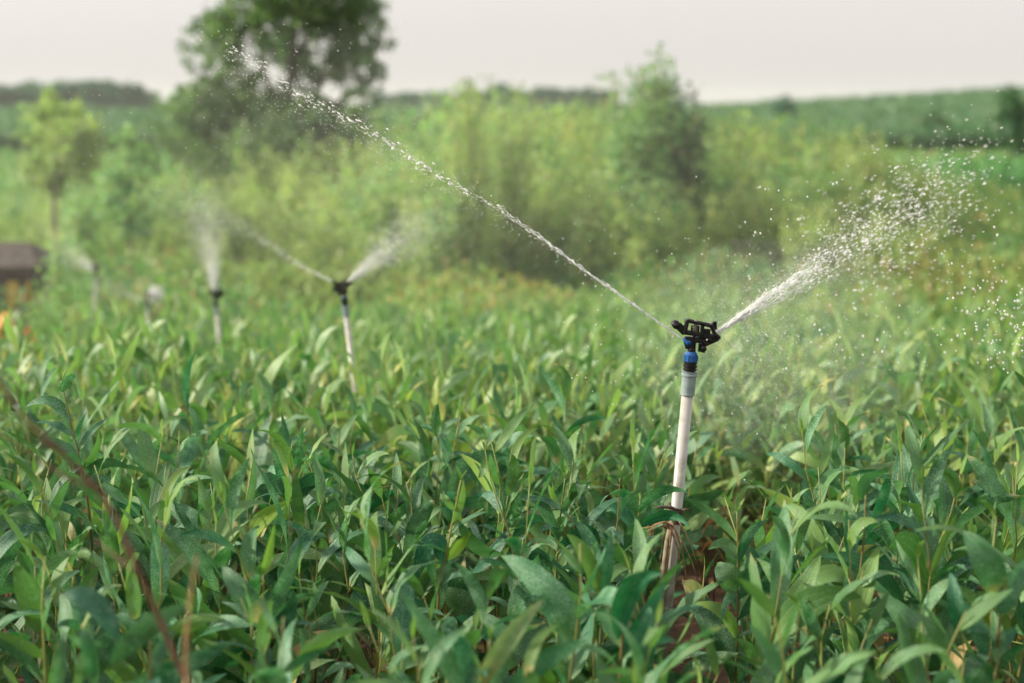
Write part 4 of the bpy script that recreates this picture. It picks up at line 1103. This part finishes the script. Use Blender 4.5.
# heap of orange cloth in front of the shed
ob = P(8, 322, 10.6); gz2 = float(G(ob[0], 10.6)); r = np.random.default_rng(91)
n = 22; g1, g2 = np.meshgrid(np.linspace(-1, 1, n), np.linspace(-1, 1, n)); rad = np.clip(1-(g1**2+g2**2)**.9, 0, 1)
hmax = P(8, 311, 10.6)[2]-gz2
Z = hmax*rad**.22*(.86+.14*np.sin(g1*9+g2*4)) ; V = np.stack([g1.ravel()*.30-.06, g2.ravel()*.2, Z.ravel()], 1)
i, j = np.meshgrid(np.arange(n-1), np.arange(n-1), indexing='ij'); a = (i*n+j).ravel()
m = MB(); m.add(V, np.stack([a, a+1, a+n+1, a+n], 1))
o = obj('orange_tarpaulin', m.mesh('orange_tarpaulin', simple('orange_cloth', (.62, .24, .02), .6, (.5, .18, .02), 8)), None, (ob[0], 10.6, gz2)); tag(o, 'bright orange cloth heap lying before the dark shed at the left edge', 'tarpaulin')

# ------------------------------------------------------------------ haze
m = MB(); x0, x1, y0, y1, z0, z1_ = -1600, 1600, -60, 1600, -3.5, 9.5
V = [(x, y, z) for z in (z0, z1_) for y in (y0, y1) for x in (x0, x1)]
m.add(np.array(V), [(0, 2, 3, 1), (4, 5, 7, 6), (0, 1, 5, 4), (2, 6, 7, 3), (0, 4, 6, 2), (1, 3, 7, 5)])
mh, nt, nd, lk = newmat('haze'); pv = N(nt, 'ShaderNodeVolumePrincipled'); pv.inputs['Color'].default_value = (.93, .94, .95, 1); pv.inputs['Density'].default_value = .00035; pv.inputs['Anisotropy'].default_value = .2
oo = N(nt, 'ShaderNodeOutputMaterial'); lk.new(pv.outputs[0], oo.inputs['Volume'])
HAZE = True
if HAZE:
    o = obj('haze', m.mesh('haze', mh, False)); tag(o, 'thin pale haze in the air over the fields', 'haze', kind='stuff')

def mist_volume(c, rad, dens, label):
    m = MB(); nu, nv = 32, 16; V = []
    for i in range(nv+1):
        a = math.pi*i/nv
        for j in range(nu):
            b = 2*math.pi*j/nu; V.append((rad[0]*math.sin(a)*math.cos(b), rad[1]*math.sin(a)*math.sin(b), rad[2]*math.cos(a)))
    q = [(i*nu+j, (i+1)*nu+j, (i+1)*nu+(j+1) % nu, i*nu+(j+1) % nu) for i in range(nv) for j in range(nu)]
    m.add(np.array(V), q)
    mm, nt, nd, lk = newmat('spray_mist'); pv = N(nt, 'ShaderNodeVolumePrincipled'); pv.inputs['Color'].default_value = (.97, .97, .96, 1); pv.inputs['Density'].default_value = dens; pv.inputs['Anisotropy'].default_value = .3
    oo = N(nt, 'ShaderNodeOutputMaterial'); lk.new(pv.outputs[0], oo.inputs['Volume'])
    o = obj('water_mist', m.mesh('water_mist', mm), None, tuple(c)); tag(o, label, 'water mist', kind='stuff')
mist_volume(P(360, 205, 11.), (5.2, 3.6, 1.35), .008, 'soft veil of fine water mist drifting over the far sprinklers and the weeds')
mist_volume(P(775, 345, 4.1), (.46, .5, .32), .11, 'soft patch of mist under the right water jet')
# ------------------------------------------------------------------ light
SUN_EL = R(27); sv = np.array([-1.0, .06]); sv = sv/np.linalg.norm(sv)
sd = np.array([sv[0]*math.cos(SUN_EL), sv[1]*math.cos(SUN_EL), math.sin(SUN_EL)])
w = bpy.data.worlds.new('World'); SC.world = w; w.use_nodes = True; nt = w.node_tree; nt.nodes.clear()
sky = nt.nodes.new('ShaderNodeTexSky'); sky.sky_type = 'NISHITA'; sky.sun_disc = False
sky.sun_elevation = SUN_EL; sky.sun_rotation = math.atan2(sd[0], sd[1]); sky.air_density = 1.2; sky.dust_density = 6; sky.ozone_density = 1
hs = nt.nodes.new('ShaderNodeHueSaturation'); hs.inputs['Saturation'].default_value = .22
nt.links.new(sky.outputs[0], hs.inputs['Color'])
wm = mixc(nt, 1., hs.outputs[0], (1.03, 1.0, .985), 'MULTIPLY')
# an even veil of thin overcast
wm = mixc(nt, .6, wm, (6.5, 6.22, 5.9))
bg = nt.nodes.new('ShaderNodeBackground'); bg.inputs['Strength'].default_value = .13
nt.links.new(wm, bg.inputs['Color']); ow = nt.nodes.new('ShaderNodeOutputWorld'); nt.links.new(bg.outputs[0], ow.inputs[0])
sl = bpy.data.lights.new('sun', 'SUN'); sl.energy = 4.2; sl.angle = R(2); sl.color = (1, .90, .70)
so = bpy.data.objects.new('sun', sl); COL.objects.link(so); so.rotation_mode = 'QUATERNION'
so.rotation_quaternion = Vector((0, 0, 1)).rotation_difference(Vector(sd)); so.location = (-8, -3, 8)

SC.view_settings.view_transform = 'Standard'; SC.view_settings.look = 'None'; SC.view_settings.gamma = 1
SC.view_settings.use_curve_mapping = False; SC.view_settings.exposure = 0.55
SC.cycles.use_denoising = True
try: SC.cycles.denoiser = 'OPENIMAGEDENOISE'
except Exception: pass
SC.cycles.max_bounces = 8; SC.cycles.diffuse_bounces = 4; SC.cycles.glossy_bounces = 2; SC.cycles.transmission_bounces = 5
SC.cycles.transparent_max_bounces = 8; SC.cycles.volume_bounces = 1; SC.cycles.sample_clamp_indirect = 6; SC.cycles.sample_clamp_direct = 14
SC.cycles.caustics_reflective = False; SC.cycles.caustics_refractive = False
